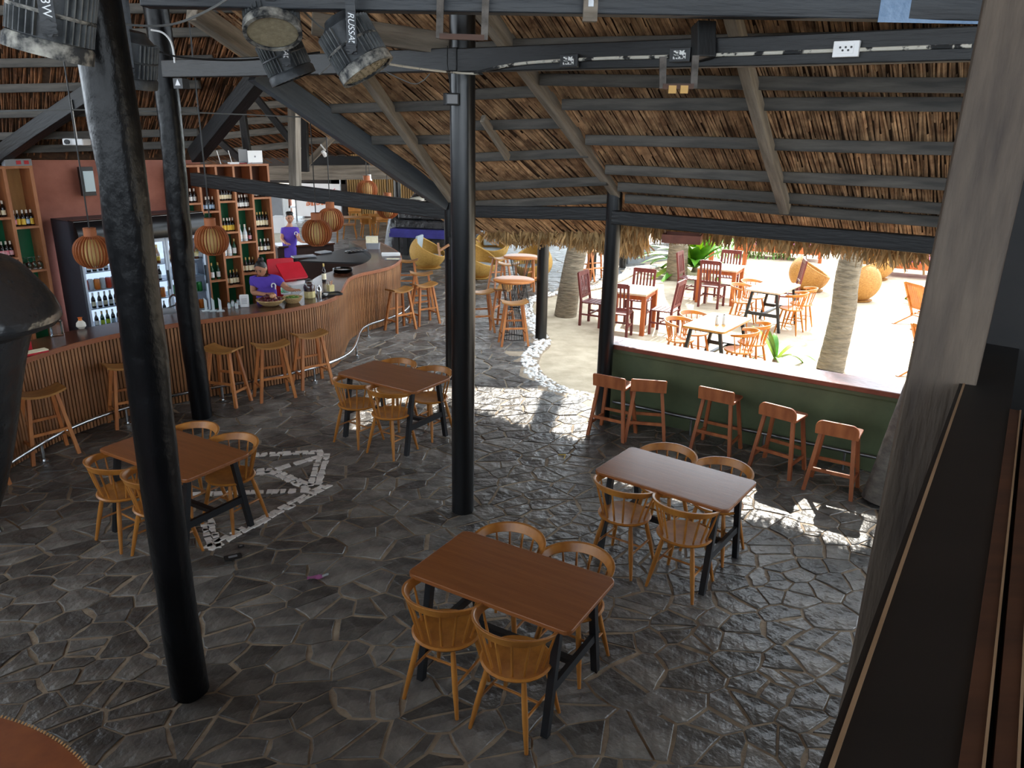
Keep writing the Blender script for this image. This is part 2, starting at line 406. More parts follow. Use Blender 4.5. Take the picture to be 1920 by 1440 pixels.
# crazy paving: irregular stones, each a piece of its own
seeds = []
y = 2.0
while y < 32:
    sp = .205 if y < 7.5 else .25 if y < 12 else .32 if y < 21 else .6
    x = -8.5 if y < 21 else -14
    while x < 7.5:
        px, py = x + random.uniform(-.62, .62) * sp, y + random.uniform(-.62, .62) * sp
        if random.random() > .2: seeds.append((px, py))
        x += sp
    y += sp
def vis(x, y):
    u, v, D = toimg((x, y, 0)); return D > .5 and -140 < u < 2060 and v < 1640 and v > 300
seeds = [s_ for s_ in seeds if vis(*s_)]
SA = np.array(seeds)
th = R(28); ct, st = math.cos(th), math.sin(th)       # stones a little longer along one direction
def warp(p): return np.c_[(p[:, 0] * ct + p[:, 1] * st) / 1.28, (-p[:, 0] * st + p[:, 1] * ct)]
WA = warp(SA)
def unwarp(q): return (q[0] * 1.28 * ct - q[1] * st, q[0] * 1.28 * st + q[1] * ct)
stones = []
for i in range(len(WA)):
    d2 = ((WA - WA[i]) ** 2).sum(1); nb = np.argsort(d2)[1:15]
    if not inpoly(SA[i, 0], SA[i, 1], FLOOR_POLY): continue
    c = WA[i]; hw = .4 if SA[i, 1] < 20.5 else .8; poly = [(c[0] - hw, c[1] - hw), (c[0] + hw, c[1] - hw), (c[0] + hw, c[1] + hw), (c[0] - hw, c[1] + hw)]
    for j in nb:
        n = WA[j] - c; L = math.hypot(*n); m = (WA[j] + c) / 2; n = n / L
        gap = .005 + .013 * random.random() ** 3
        poly = clip(poly, n[0], n[1], n @ m - gap)
        if len(poly) < 3: break
    if len(poly) < 3: continue
    wp = []
    for k in range(len(poly)):                               # broken edges
        a, b = poly[k], poly[(k + 1) % len(poly)]; wp.append(a)
        L = math.hypot(b[0] - a[0], b[1] - a[1])
        if L > .12:
            t = random.uniform(.35, .65); q = random.uniform(-.012, .004)
            wp.append((a[0] + (b[0] - a[0]) * t + (b[1] - a[1]) / L * q, a[1] + (b[1] - a[1]) * t - (b[0] - a[0]) / L * q))
    poly = [unwarp(q) for q in wp]
    if not all(inpoly(p[0], p[1], FLOOR_POLY) for p in poly): continue
    cx = sum(p[0] for p in poly) / len(poly); cy = sum(p[1] for p in poly) / len(poly)
    uv = [toimg((p[0], p[1], 0)) for p in poly]
    area = abs(sum(uv[k][0] * uv[(k + 1) % len(uv)][1] - uv[(k + 1) % len(uv)][0] * uv[k][1] for k in range(len(uv)))) / 2
    if not (-20 < min(p[0] for p in uv) and max(p[0] for p in uv) < 1940 and max(p[1] for p in uv) < 1460): area *= .2
    # hidden under furniture or behind the bar: not the ones to show singly
    stones.append((area, poly, (cx, cy)))
stones.sort(key=lambda s_: -s_[0])
rest = MB()
for k, (area, poly, c) in enumerate(stones):
    tilt = (random.uniform(-.012, .012), random.uniform(-.012, .012)); h = random.uniform(.001, .007); rv = random.random()
    n = len(poly)
    if k < 300:
        m = MB(); P_ = [(p[0] - c[0], p[1] - c[1]) for p in poly]
    else:
        m = rest; P_ = poly
    o = (0, 0) if k < 300 else c
    top = [(o[0] + (p[0] - o[0]) * .965, o[1] + (p[1] - o[1]) * .965) for p in P_]
    vs = [(p[0], p[1], -.02) for p in P_] + [(p[0], p[1], h - .004) for p in P_] + \
         [(p[0], p[1], h + (p[0] - o[0]) * tilt[0] + (p[1] - o[1]) * tilt[1]) for p in top]
    fs = [(i, (i + 1) % n, n + (i + 1) % n, n + i) for i in range(n)] + [(n + i, n + (i + 1) % n, 2 * n + (i + 1) % n, 2 * n + i) for i in range(n)] + [tuple(range(2 * n, 3 * n))]
    m.add(vs, fs, rv)
    if k < 300: m.build('stone', 'stone', floor, loc=(c[0], c[1], 0))
rs = rest.build('stone_rest', 'stone', floor); rs['kind'] = 'stuff'; rs['label'] = 'many small dark paving stones further off'

# white broken-tile mosaic star let into the floor
def band(px0, px1, wid):
    a, b = onz(*px0), onz(*px1); d = (b - a); L = d.length; d.normalize(); n = Vector((-d.y, d.x, 0)); t = 0.0
    while t < L - .02:
        l = random.uniform(.06, .11); rows = 2 if wid > .09 else 1
        for r_ in range(rows):
            w0 = -wid / 2 + r_ * wid / rows; w1 = w0 + wid / rows; off = random.uniform(-.025, .025)
            q = []
            for (tt, ww) in ((t + off, w0), (t + l + off, w0), (t + l + off, w1), (t + off, w1)):
                p = a + d * (tt + random.uniform(-.014, .014)) + n * (ww + random.uniform(-.010, .010)); q.append((p.x, p.y))
            cx = sum(p[0] for p in q) / 4; cy = sum(p[1] for p in q) / 4
            q = [(( p[0] - cx) * .86, (p[1] - cy) * .86) for p in q]
            m = MB(); m.prism(q, -.004, .014, rnd=random.random(), inset=.05); m.build('mosaic_piece', 'mosaic', floor, loc=(cx, cy, 0))
        t += l
for a, b, wd in (((389, 1031), (606, 915), .11), ((589, 912), (607, 852), .15), ((604, 848), (470, 855), .10), ((602, 856), (513, 883), .08),
                 ((515, 886), (575, 912), .12), ((362, 928), (575, 921), .09), ((386, 972), (402, 1024), .12), ((510, 884), (462, 888), .15)):
    band(a, b, wd)

# pebble edging between paving and sand
mb = MB()
for i in range(len(EDGE_S) - 1):
    a, b = EDGE_S[i], EDGE_S[i + 1]; d = b - a; L = d.length; d.normalize(); n = Vector((-d.y, d.x, 0))
    for k in range(int(L * 100)):
        p = a + d * random.uniform(0, L) + n * random.uniform(-.13, .13); r_ = random.uniform(.022, .04)
        mb.ball((p.x, p.y, -.004), r_, 7, 4, (1, random.uniform(.6, 1), .55), rnd=random.random())
pe = mb.build('pebble_edging', 'pebble', smooth=True); tag(pe, 'band of white pebbles along the paving edge', 'pebbles', kind='stuff')
mb = MB()
for i in range(len(EDGE_S) - 1):
    a, b = EDGE_S[i], EDGE_S[i + 1]; mb.bar(a + Vector((0, 0, -.05)), b + Vector((0, 0, -.05)), .30, .08)
mb.build('kerb_bed', 'mortar', floor)

# ================================================================ posts
def log_post(name, base, top, r0, r1, m, label, bend=.02, knots=True):
    base, top = Vector(base), Vector(top); n = 26; pts = []; rad = []
    ph = random.uniform(0, 6)
    L = (top - base).length
    for i in range(n + 1):
        t = i / n; p = Vector((math.sin(t * 5 + ph) * bend, math.cos(t * 4 + ph) * bend, 0)) * (t * (1 - t) * 4)
        pts.append((top - base) * t + p); rad.append((r0 + (r1 - r0) * t) * (1 + (random.uniform(-.02, .02) if knots else 0)))
    mb = MB(); mb.tube(pts, rad, 28)
    if knots:
        mb.v = [tuple(Vector(v) + Vector((v[0] - 0, v[1] - 0, 0)).normalized() * (mnoise.noise(Vector((v[0] * 9 + ph, v[1] * 9, v[2] * 3))) * r0 * .09)) for v in mb.v]
    o = mb.build(name, m, smooth=True); o.location = base
    return tag(o, label, 'post')
log_post('wooden_post', C1, C1 + Vector((-.06, .02, 6.3)), .107, .122, 'post_rough', 'thick glossy black rough log post beside the near dark table', .03)
log_post('wooden_post', C2, C2 + Vector((0, 0, 4.9)), .122, .125, 'post_rough', 'knotty black log post in front of the bar slats', .03)
log_post('wooden_post', C3, C3 + Vector((0.01, 0, 4.75)), .102, .102, 'post_black', 'straight smooth black round post standing in mid floor', .006, False)
log_post('wooden_post', C4, C4 + Vector((0, 0, 2.54)), .076, .078, 'post_black', 'slim black round post carrying the sloping blue-black beam', .004, False)
log_post('wooden_post', C5, C5 + Vector((0, 0, 2.86)), .092, .09, 'post_black', 'black round post at the end of the green counter', .004, False)
log_post('wooden_post', C6, C6 + Vector((0, 0, 2.15)), .098, .096, 'post_black', 'black round post beside the pebble edging and wire tables', .004, False)
log_post('wooden_post', C7, C7 + Vector((0, 0, 2.2)), .09, .09, 'post_black', 'dark post behind the leaning palm trunk', .003, False)
log_post('wooden_post', C8, C8 + Vector((0, 0, 2.2)), .09, .09, 'post_black', 'far dark post near the grey kerb wall', .003, False)

# ================================================================ roof
E0 = Vector((1.14, 8.93, 2.80)); E1 = ony(1470, 385, 7.97)
_e = (E1 - E0).normalized(); _in = Vector((-.5232, -.8522, 0))
RT = onpl(1378, 45, E1, (_in.y, -_in.x, 0))
_up = (RT - E1).normalized()
NR = _e.cross(_up).normalized()
if NR.z > 0: NR = -NR                                       # interior side
H1 = onpl(935, 35, E0, NR)
C4T = Vector((C4.x, C4.y, 2.53))
NL = (H1 - E0).cross(C4T - E0).normalized()
if NL.z > 0: NL = -NL
HIPD = (H1 - E0)
APEX = E0 + HIPD * ((6.2 - E0.z) / HIPD.z)
def onR(x, y, off=0.0): return onpl(x, y, E0 + NR * off, NR)
def onL(x, y, off=0.0): return onpl(x, y, E0 + NL * off, NL)

def thatch(name, poly, n, dens=1.0, skew=0.0, m='thatch', wid=.028, up_mat='thatch_base', ridge=.02, clipb=False):
    """roof slope: a thick dark body outside, leaf stalks laid side by side on the inside"""
    poly = [Vector(p) for p in poly]; n = Vector(n).normalized()
    down = (Vector((0, 0, -1)) - n * Vector((0, 0, -1)).dot(n)).normalized(); side = n.cross(down).normalized()
    o0 = poly[0]; P2 = [((p - o0).dot(side), (p - o0).dot(down)) for p in poly]
    vs = [p for p in poly] + [p - n * .22 for p in poly]; k = len(poly)
    body = MB(); body.add(vs, [tuple(range(k)), tuple(reversed(range(k, 2 * k)))] + [(i, (i + 1) % k, k + (i + 1) % k, k + i) for i in range(k)])
    c = body.build('ceiling', up_mat); c['kind'] = 'structure'; c['label'] = name
    sk = (down + side * skew).normalized(); ac = n.cross(sk).normalized(); mb = MB()
    a0, a1 = min(p[0] for p in P2) - 1.5, max(p[0] for p in P2) + 1.5; b0, b1 = min(p[1] for p in P2), max(p[1] for p in P2)
    x = a0
    while x < a1:
        tone = random.random(); yy = b0 - random.uniform(0, .5)
        while yy < b1:
            L = random.uniform(.5, 1.1)
            cx, cy = x + random.uniform(-.008, .008) + skew * (yy - b0), yy + L / 2
            if inpoly(cx, cy, P2) and (not clipb or inpoly(cx + skew * L / 2, cy + L * .46, P2)):
                p = o0 + side * cx + down * cy + n * random.uniform(.004, .02); ww = wid * random.uniform(.55, 1.05)
                d = (sk + ac * random.uniform(-.05, .05) + n * random.uniform(-.01, .025)).normalized(); s2 = ac * (ww / 2)
                a_, b_ = p - d * (L / 2), p + d * (L / 2); h = n * random.uniform(ridge * .4, ridge)
                mb.add([a_ - s2, a_ + h, a_ + s2, b_ - s2, b_ + h, b_ + s2], [(0, 1, 4, 3), (1, 2, 5, 4)], rnd=min(1, max(0, tone * .5 + random.random() * .5)))
            yy += L * .8
        x += wid * .8 / dens
    t = mb.build('thatch_leaves', m, c); t['kind'] = 'stuff'
    return c
OVER = .60
dR = (-_in + Vector((0, 0, -(_up.z / math.hypot(_up.x, _up.y))))) * OVER
er = E0 + _e * 8.0
polyR = [E0 + dR - _e * .25, er + dR, er + _up * 6.0, APEX]
# trim the top of the right slope level with the apex
k_ = (6.2 - er.z) / _up.z
polyR = [E0 + dR - _e * .30, er + dR, er + _up * k_, APEX]
ceilR = thatch('thatched slope over the green counter', polyR, NR, 1.0, 0.0)
c4d = (C4T - E0); dirL = c4d.normalized(); dnL = (Vector((0, 0, -1)) - NL * Vector((0, 0, -1)).dot(NL)).normalized()
farL = onL(470, 130); farL2 = onL(560, 215)
polyL = [E0 + dnL * 1.15, E0, APEX, farL + (APEX - farL) * .0, farL2, C4T - dirL * .0 + dirL * .4, C4T + dirL * .5 + dnL * .9]
ceilL = thatch('thatched slope between the slim post and the counter post', polyL, NL, 1.0, .25)

# bar pavilion slope
NB = Vector((0.03, -.64, -.77)).normalized(); PB = Vector((-6, 11.35, 2.86))
def onB(x, y, off=0.0): return onpl(x, y, PB + NB * off, NB)
polyB = [onB(-420, 300), onB(372, 300), onB(372, 285), onB(500, 140), onB(560, -160), onB(-420, -160)]
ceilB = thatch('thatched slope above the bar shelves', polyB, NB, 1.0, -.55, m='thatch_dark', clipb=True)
# rear pavilion slope
NF = Vector((-.10, -.42, -.90)).normalized(); PF = Vector((-5, 18.5, 2.95))
def onF(x, y, off=0.0): return onpl(x, y, PF + NF * off, NF)
polyF = [onF(240, 308), onF(760, 285), onF(760, 120), onF(430, 90), onF(240, 90)]
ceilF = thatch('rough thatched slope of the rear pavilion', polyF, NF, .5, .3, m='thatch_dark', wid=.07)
# flat slab added to close the roof top against sky light
mb = MB(); mb.box((-.5, 1.2, 6.35), (21, 15, .15)); c_ = mb.build('ceiling', 'thatch_base'); c_['kind'] = 'structure'; c_['label'] = 'dark slab added high above the camera to keep sky light out'

def fringe(a, b, z0, z1, cnt, name, label, out, ztop_b=None):
    """dry leaves hanging from the eave"""
    mb = MB(); a, b = Vector(a), Vector(b); d = (b - a); L = d.length; d.normalize(); out = Vector(out).normalized()
    for i in range(cnt):
        t = random.random(); p = a + (b - a) * t + out * random.uniform(-.14, .10); lump = mnoise.noise(Vector((t * L * 1.3, z0, 0)))
        zt = p.z + random.uniform(-.05, .3); zb = z0 + (z1 - z0) * random.random() ** 1.6 + lump * .12
        if zt - zb < .1: zt = zb + .25
        lean = d * random.uniform(-.14, .14) + out * random.uniform(-.12, .06); ww = random.uniform(.012, .035)
        q0 = Vector((p.x, p.y, zt)); q2 = Vector((p.x, p.y, zb)) + lean; q1 = (q0 + q2) / 2 + out * random.uniform(-.03, .03)
        s2 = (d * math.cos(.5) + out * random.uniform(-.5, .5)).normalized() * ww / 2; rv = random.random()
        mb.add([q0 - s2, q0 + s2, q1 - s2 * 1.1, q1 + s2 * 1.1, q2 - s2 * .3, q2 + s2 * .3], [(0, 1, 3, 2), (2, 3, 5, 4)], rnd=rv)
    o = mb.build(name, 'thatch_pale'); return tag(o, label, 'thatch', kind='stuff')
q0, q1 = E0 + dR, E0 + _e * 6 + dR
fringe(q0 - _e * .2, q1, 2.38, 2.10, 5200, 'thatch_fringe', 'ragged dry palm leaf fringe along the counter eave', -_in)
q0, q1 = E0 + dnL * 1.15, C4T + dirL * .5 + dnL * 1.05
outL = Vector((-NL.x, -NL.y, 0))
fringe(q0, q0 + (q1 - q0) * .80, 2.02, 1.84, 2600, 'thatch_fringe', 'ragged dry palm leaf fringe above the leaning palm trunk', -outL)
q0, q1 = Vector((-9, 11.5, 2.9)), onB(372, 296)

# purlins and rafters: pieces of the roof
def pur(par, a, b, w=.07, h=.10, m='purlin', nm='purlin'):
    return beam(nm, a, b, w, h, m, par)
for a, b in (((1178, 372), (1775, 416)), ((1165, 350), (1775, 392)), ((1142, 317), (1790, 347)), ((1105, 262), (1790, 279)), ((1062, 196), (1812, 196)), ((1020, 150), (1822, 160)), ((960, 85), (1835, 72))):
    pa, pb = onR(*a, .07), onR(*b, .07); pur(ceilR, pa - (pb - pa) * .01, pa + (pb - pa) * 1.6)
for a, b in (((872, 384), (1142, 372)), ((872, 350), (1140, 338)), ((862, 297), (1105, 287)), ((862, 237), (1060, 232)), ((640, 263), (862, 262)), ((862, 178), (1020, 172)), ((620, 205), (862, 196)), ((862, 92), (965, 88)), ((580, 118), (862, 112))):
    pa, pb = onL(*a, .07), onL(*b, .07); pur(ceilL, pa, pb)
beam('rafter', E0 + Vector((0, 0, -.02)) + HIPD * -.02, E0 + HIPD * 1.6 + (NL + NR) * .06, .10, .15, 'beam_grey', ceilR)
for a, b in (((1472, 392), (1376, 40)),):
    pa, pb = onR(*a, .14), onR(*b, .14); beam('rafter', pa, pb + (pb - pa) * .4, .09, .12, 'beam_grey', ceilR)
pa, pb = onL(848, 372, .14), onL(690, 148, .14); beam('rafter', pa, pb + (pb - pa) * .3, .09, .12, 'beam_grey', ceilL)
pa, pb = onL(905, 222, .14), onL(952, 296, .14); beam('rafter', pa, pb, .05, .08, 'beam_grey', ceilL)
for a, b in (((-40, 168), (375, 158)), ((-40, 120), (400, 112)), ((-40, 215), (372, 208)), ((-40, 256), (372, 248)), ((-40, 282), (372, 270)), ((-40, 66), (420, 60)), ((-40, 20), (460, 14))):
    pa, pb = onB(*a, .06), onB(*b, .06); pur(ceilB, pa, pb)
for a, b in (((360, 292), (560, 270)), ((360, 262), (560, 240)), ((380, 232), (560, 222)), ((380, 205), (600, 190)), ((400, 178), (560, 172)), ((560, 265), (700, 262)), ((400, 150), (700, 150))):
    pa, pb = onF(*a, .08), onF(*b, .08); pur(ceilF, pa, pb, .08, .14)

# ================================================================ beams of the frame
beam('roof_beam', (-4.6, 9.35, 3.955), (-.44, 6.40, 3.90), .10, .17, 'beam_black', None, 'long black level beam from the knotty log post to the mid post')
lowR = beam('roof_beam', (-.44, 6.40, 3.90), (3.6, 3.62, 3.86), .10, .17, 'beam_black', None, 'black level beam with white conduit and socket boxes')
upB = beam('roof_beam', (-2.2, 4.98, 4.19), (3.6, 4.90, 4.185), .12, .30, 'beam_blue', None, 'wide blue-black beam across the top that the stage lights hang from')
mb = MB(); mb.box((0, 0, 0), (.62, .006, .12)); pt = mb.build('blue_patch', mat('patch_blue', (96, 128, 164), (120, 150, 184), scale=5, rough=.35, bump=.3)); pt.location = ony(1750, 22, 4.86); tag(pt, 'pale blue patch on the wide top beam', 'paint'); pt.parent = upB; pt.matrix_parent_inverse = upB.matrix_world.inverted()  # thin pale blue slab set on the face of the top beam
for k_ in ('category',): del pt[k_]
beam('roof_beam', onz(1150, 407, 2.48) , onz(1150, 407, 2.48) + (onz(1775, 462, 2.48) - onz(1150, 407, 2.48)) * 2.2, .11, .15, 'beam_black', None, 'black eave beam above the green counter')
beam('roof_beam', (C4.x, C4.y, 2.36), (C5.x, C5.y, 2.50), .11, .15, 'beam_black', None, 'black eave beam between the slim post and the counter post')
D0 = onz(372, 337, 2.57)
tieD = (D0 - Vector((C4.x, C4.y, 2.33)))
beam('roof_beam', (C4.x, C4.y, 2.34), D0 + tieD.normalized() * .1, .14, .2, 'beam_black', None, 'long black tie beam crossing in front of the bottle shelf')
tn = tieD.cross(Vector((0, 0, 1)))
def onT(x, y): return onpl(x, y, (C4.x, C4.y, 0), tn)
beam('roof_beam', onL(836, 378, .10), onL(478, 132, .22), .14, .24, 'beam_blue_lit', None, 'wide blue-grey sloping beam rising from the slim post')
beam('roof_beam', onB(498, 128, .22), onB(366, 292, .22), .18, .20, 'beam_black', None, 'black sloping beam falling to the shelf side')
beam('roof_beam', onT(552, 180), onT(553, 366), .12, .14, 'beam_grey', None, 'grey king post of the bar truss')
beam('roof_beam', onT(366, 290), Vector((onT(366, 290).x, onT(366, 290).y, 0)), .12, .12, 'beam_black', None, 'thin black square post behind the knotty log post')
pa, pb = onB(168, 175, .16), onB(-20, 305, .16); beam('roof_beam', pa, pb, .16, .2, 'beam_black', None, 'black sloping beam under the bar thatch')
for (x0, y0, x1, y1, Y, w_, lab) in ((475, 176, 560, 282, 15.6, .12, 'thin dark strut beside the grey king post'), (453, 200, 466, 300, 15.8, .13, 'dark upright strut behind the laptop'), (400, 255, 452, 300, 15.5, .12, 'short dark strut above the bottle shelf'),
                                  (570, 312, 640, 242, 16.8, .12, 'pale diagonal strut with small spotlight'), (568, 195, 572, 322, 16.6, .16, 'dark upright plank behind the grey king post')):
    beam('roof_strut', ony(x0, y0, Y), ony(x1, y1, Y), w_, w_, 'beam_grey' if 'pale' in lab else 'beam_black', None, lab, 'strut')
beam('roof_beam', ony(500, 324, 17.2), ony(770, 322, 17.2), .16, .30, 'beam_grey', None, 'weathered grey cross beam in front of the bamboo wall')
beam('roof_beam', ony(575, 302, 18.6), ony(742, 302, 18.6), .12, .22, 'beam_black', None, 'dark shelf beam above the grey cross beam')
beam('roof_beam', ony(360, 20, 7.6), ony(505, 118, 8.6), .12, .18, 'beam_grey', None, 'grey sloping timber near the stage light cables')
beam('roof_beam', ony(585, 44, 6.4), ony(868, 88, 6.6), .10, .16, 'beam_grey', None, 'grey timber behind the slanted stage light')
# ================================================================ green counter
CT = .95
cf = [onz(1126, 642, CT), onz(1367, 682, CT), onz(1483, 703, CT), onz(1690, 739, CT)]
cdir = (cf[3] - cf[0]).normalized(); cnor = Vector((-cdir.y, cdir.x, 0))
if cnor.y < 0: cnor = -cnor
A0 = cf[0]; B0 = cf[0] + cdir * ((cf[3] - cf[0]).length + 1.2)
ctr = thing('green_counter', 'long green painted drinking counter with a terracotta top', 'counter', (A0.x, A0.y, 0))
def lw(p, z=None): return Vector((p.x - A0.x, p.y - A0.y, p.z if z is None else z))
def quadpoly(a, b, n0, n1): return [((a + cnor * n0).x - A0.x, (a + cnor * n0).y - A0.y), ((b + cnor * n0).x - A0.x, (b + cnor * n0).y - A0.y), ((b + cnor * n1).x - A0.x, (b + cnor * n1).y - A0.y), ((a + cnor * n1).x - A0.x, (a + cnor * n1).y - A0.y)]
mb = MB(); mb.prism(quadpoly(A0, B0, .006, .40), CT - .05, CT); mb.build('counter_top', 'terracotta', ctr, bevel=.006)
mb = MB(); mb.prism(quadpoly(A0, B0, 0, .02), CT - .055, CT - .003); mb.build('top_edge', 'terracotta_edge', ctr, bevel=.004)
mb = MB(); mb.prism(quadpoly(A0 + cdir * .10, B0, .14, .32), 0, CT - .05); mb.build('body', 'green_paint', ctr)
mb = MB(); mb.prism(quadpoly(A0 + cdir * .06, B0, .07, .30), CT - .13, CT - .05, inset=0); mb.build('cornice', 'green_paint', ctr, bevel=.02)
mb = MB(); a, b = lw(A0 + cdir * .2 + cnor * .02, .22), lw(B0 - cdir * .1 + cnor * .02, .22); mb.tube([a, b], .02, 10); mb.build('foot_rail', 'steel_dull', ctr, smooth=True)
for k in range(5):
    p = a + (b - a) * ((k + .2) / 5); mb = MB(); mb.tube([(p.x, p.y, 0), (p.x, p.y, .21)], .014, 8); mb.build('rail_post', 'steel_dull', ctr, smooth=True)

# ================================================================ dining tables
def rrect(L, W, r, n=5):
    out = []
    for cx, cy, a0 in ((L / 2 - r, W / 2 - r, 0), (-L / 2 + r, W / 2 - r, 90), (-L / 2 + r, -W / 2 + r, 180), (L / 2 - r, -W / 2 + r, 270)):
        for k in range(n + 1):
            a = R(a0 + 90 * k / n); out.append((cx + r * math.cos(a), cy + r * math.sin(a)))
    return out
def make_table(L=1.15, W=.65, H=.75, wood='table_wood', iron='table_iron', label='', group=None):
    t = thing('dining_table', label, 'table', group=group)
    mb = MB(); mb.prism(rrect(L, W, .05), H - .032, H); mb.build('tabletop', wood, t, bevel=.006)
    for s in (-1, 1):
        x = s * (L / 2 - .116)
        for q in (-1, 1):
            mb = MB(); mb.bar((x, q * .22, H - .03), (x, q * .345, 0), .045, .045, up=(1, 0, 0)); mb.build('leg', iron, t)
        mb = MB(); mb.bar((x, -.30, .30), (x, .30, .30), .03, .06); mb.build('cross_bar', iron, t)
        mb = MB(); mb.bar((x, -.23, H - .05), (x, .23, H - .05), .045, .035); mb.build('top_bar', iron, t)
    mb = MB(); mb.bar((-L / 2 + .116, 0, .30), (L / 2 - .116, 0, .30), .05, .035); mb.build('stretcher', iron, t)
    return t
TABLES = [(.016, 4.196, -.537), (1.338, 5.716, -.634), (-1.336, 8.261, -.573), (-2.873, 6.033, -.531)]
TLAB = ['brown wooden dining table on black trestle legs, nearest the bare grey floor', 'pale reflecting wooden dining table beside the green counter stools',
        'wooden dining table on black legs between the curved bar and the smooth mid post', 'dark reddish dining table behind the thick log post on the mosaic']
tb0 = make_table(label=TLAB[0]); used = []
for (x, y, a), lab in zip(TABLES, TLAB): place(tb0, used, (x, y, 0), a, lab, 'dining tables on the stone floor')

# ================================================================ spindle back chairs
def make_chair(wood='chair_wood'):
    t = thing('spindle_chair', '', 'chair')
    mb = MB(); prof = [(.02, .425), (.17, .428), (.205, .44), (.212, .452), (.20, .462), (.14, .456), (.02, .452)]
    mb.lathe(prof, 28, (0, 0, 0), sx=1.03, sy=1.0); mb.build('seat', wood, t, smooth=True)
    for sx in (-1, 1):
        for sy in (-1, 1):
            mb = MB(); a, b = Vector((sx * .12, sy * .12, .432)), Vector((sx * .195, sy * .20, 0)); mb.tube([a, a + (b - a) * .3, a + (b - a) * .6, b], [.015, .0185, .018, .0115], 10)
            mb.build('leg', wood, t, smooth=True)
    def legp(sx, sy, z): k = 1 - z / .432; return Vector((sx * (.12 + .075 * k), sy * (.12 + .08 * k), z))
    for sx in (-1, 1):
        mb = MB(); mb.tube([legp(sx, -1, .20), legp(sx, 1, .20)], .0095, 8); mb.build('stretcher', wood, t, smooth=True)
    m1, m2 = (legp(-1, -1, .20) + legp(-1, 1, .20)) / 2, (legp(1, -1, .20) + legp(1, 1, .20)) / 2
    mb = MB(); mb.tube([m1, m2], .0095, 8); mb.build('stretcher', wood, t, smooth=True)
    mb = MB(); n = 30; vs = []; fs = []
    def railp(u):                                          # u 0..1 around the back, local -Y is the back
        a = R(-196 + 212 * u); return Vector((.245 * math.cos(a), .235 * math.sin(a) - .005, .705 + .030 * math.sin(PI * u)))
    for i in range(n + 1):
        u = i / n; p = railp(u); out = Vector((p.x, p.y, 0)).normalized(); hh = .014 + .017 * math.sin(PI * u) ** .7; tk = .011
        lean = out * .012
        vs += [p - out * tk - Vector((0, 0, hh)) - lean, p + out * tk - Vector((0, 0, hh)) - lean, p + out * (tk * 1.2) + Vector((0, 0, hh)) + lean, p - out * (tk * .6) + Vector((0, 0, hh)) + lean]
    for i in range(n):
        for k in range(4): fs.append((i * 4 + k, i * 4 + (k + 1) % 4, i * 4 + 4 + (k + 1) % 4, i * 4 + 4 + k))
    fs += [(3, 2, 1, 0), (n * 4, n * 4 + 1, n * 4 + 2, n * 4 + 3)]
    mb.add(vs, fs); mb.build('back_rail', wood, t, smooth=True, bevel=.004)
    for k in range(9):
        u = .06 + .88 * k / 8; p = railp(u); a = R(-178 + 176 * (k / 8)); b = Vector((.178 * math.cos(a), .172 * math.sin(a), .455))
        q = p - Vector((0, 0, .012)); mb = MB(); mb.tube([b, b + (q - b) * .4, q], [.0075, .0095, .0065], 7); mb.build('spindle', wood, t, smooth=True)
    return t
ch0 = make_chair(); cused = []
CLAB = {0: 'brown table in open floor', 1: 'pale table by counter stools', 2: 'table between bar and mid post', 3: 'dark table behind log post'}
for ti, (tx, ty, ta) in enumerate(TABLES):
    e = Vector((math.cos(ta), math.sin(ta), 0)); n = Vector((-e.y, e.x, 0))
    for sx, sy, lab in ((-.26, -1, 'bar side'), (.25, -1, 'bar side'), (-.25, 1, 'garden side'), (.26, 1, 'garden side')):
        yo = {(0, -1): .33, (1, -1): .32, (2, 1): .30}.get((ti, sy), .34)
        p = Vector((tx, ty, 0)) + e * (sx + random.uniform(-.01, .01)) + n * (sy * yo)
        rz = ta + (0 if sy < 0 else PI) + R(random.uniform(-5, 5))
        end = 'balcony end' if sx > 0 else 'bar end'
        side = 'back to balcony,' if sy < 0 else 'back to garden,'
        place(ch0, cused, p, rz, 'golden spindle chair, %s %s, %s' % (side, end, CLAB[ti]), 'spindle chairs at the dining tables')

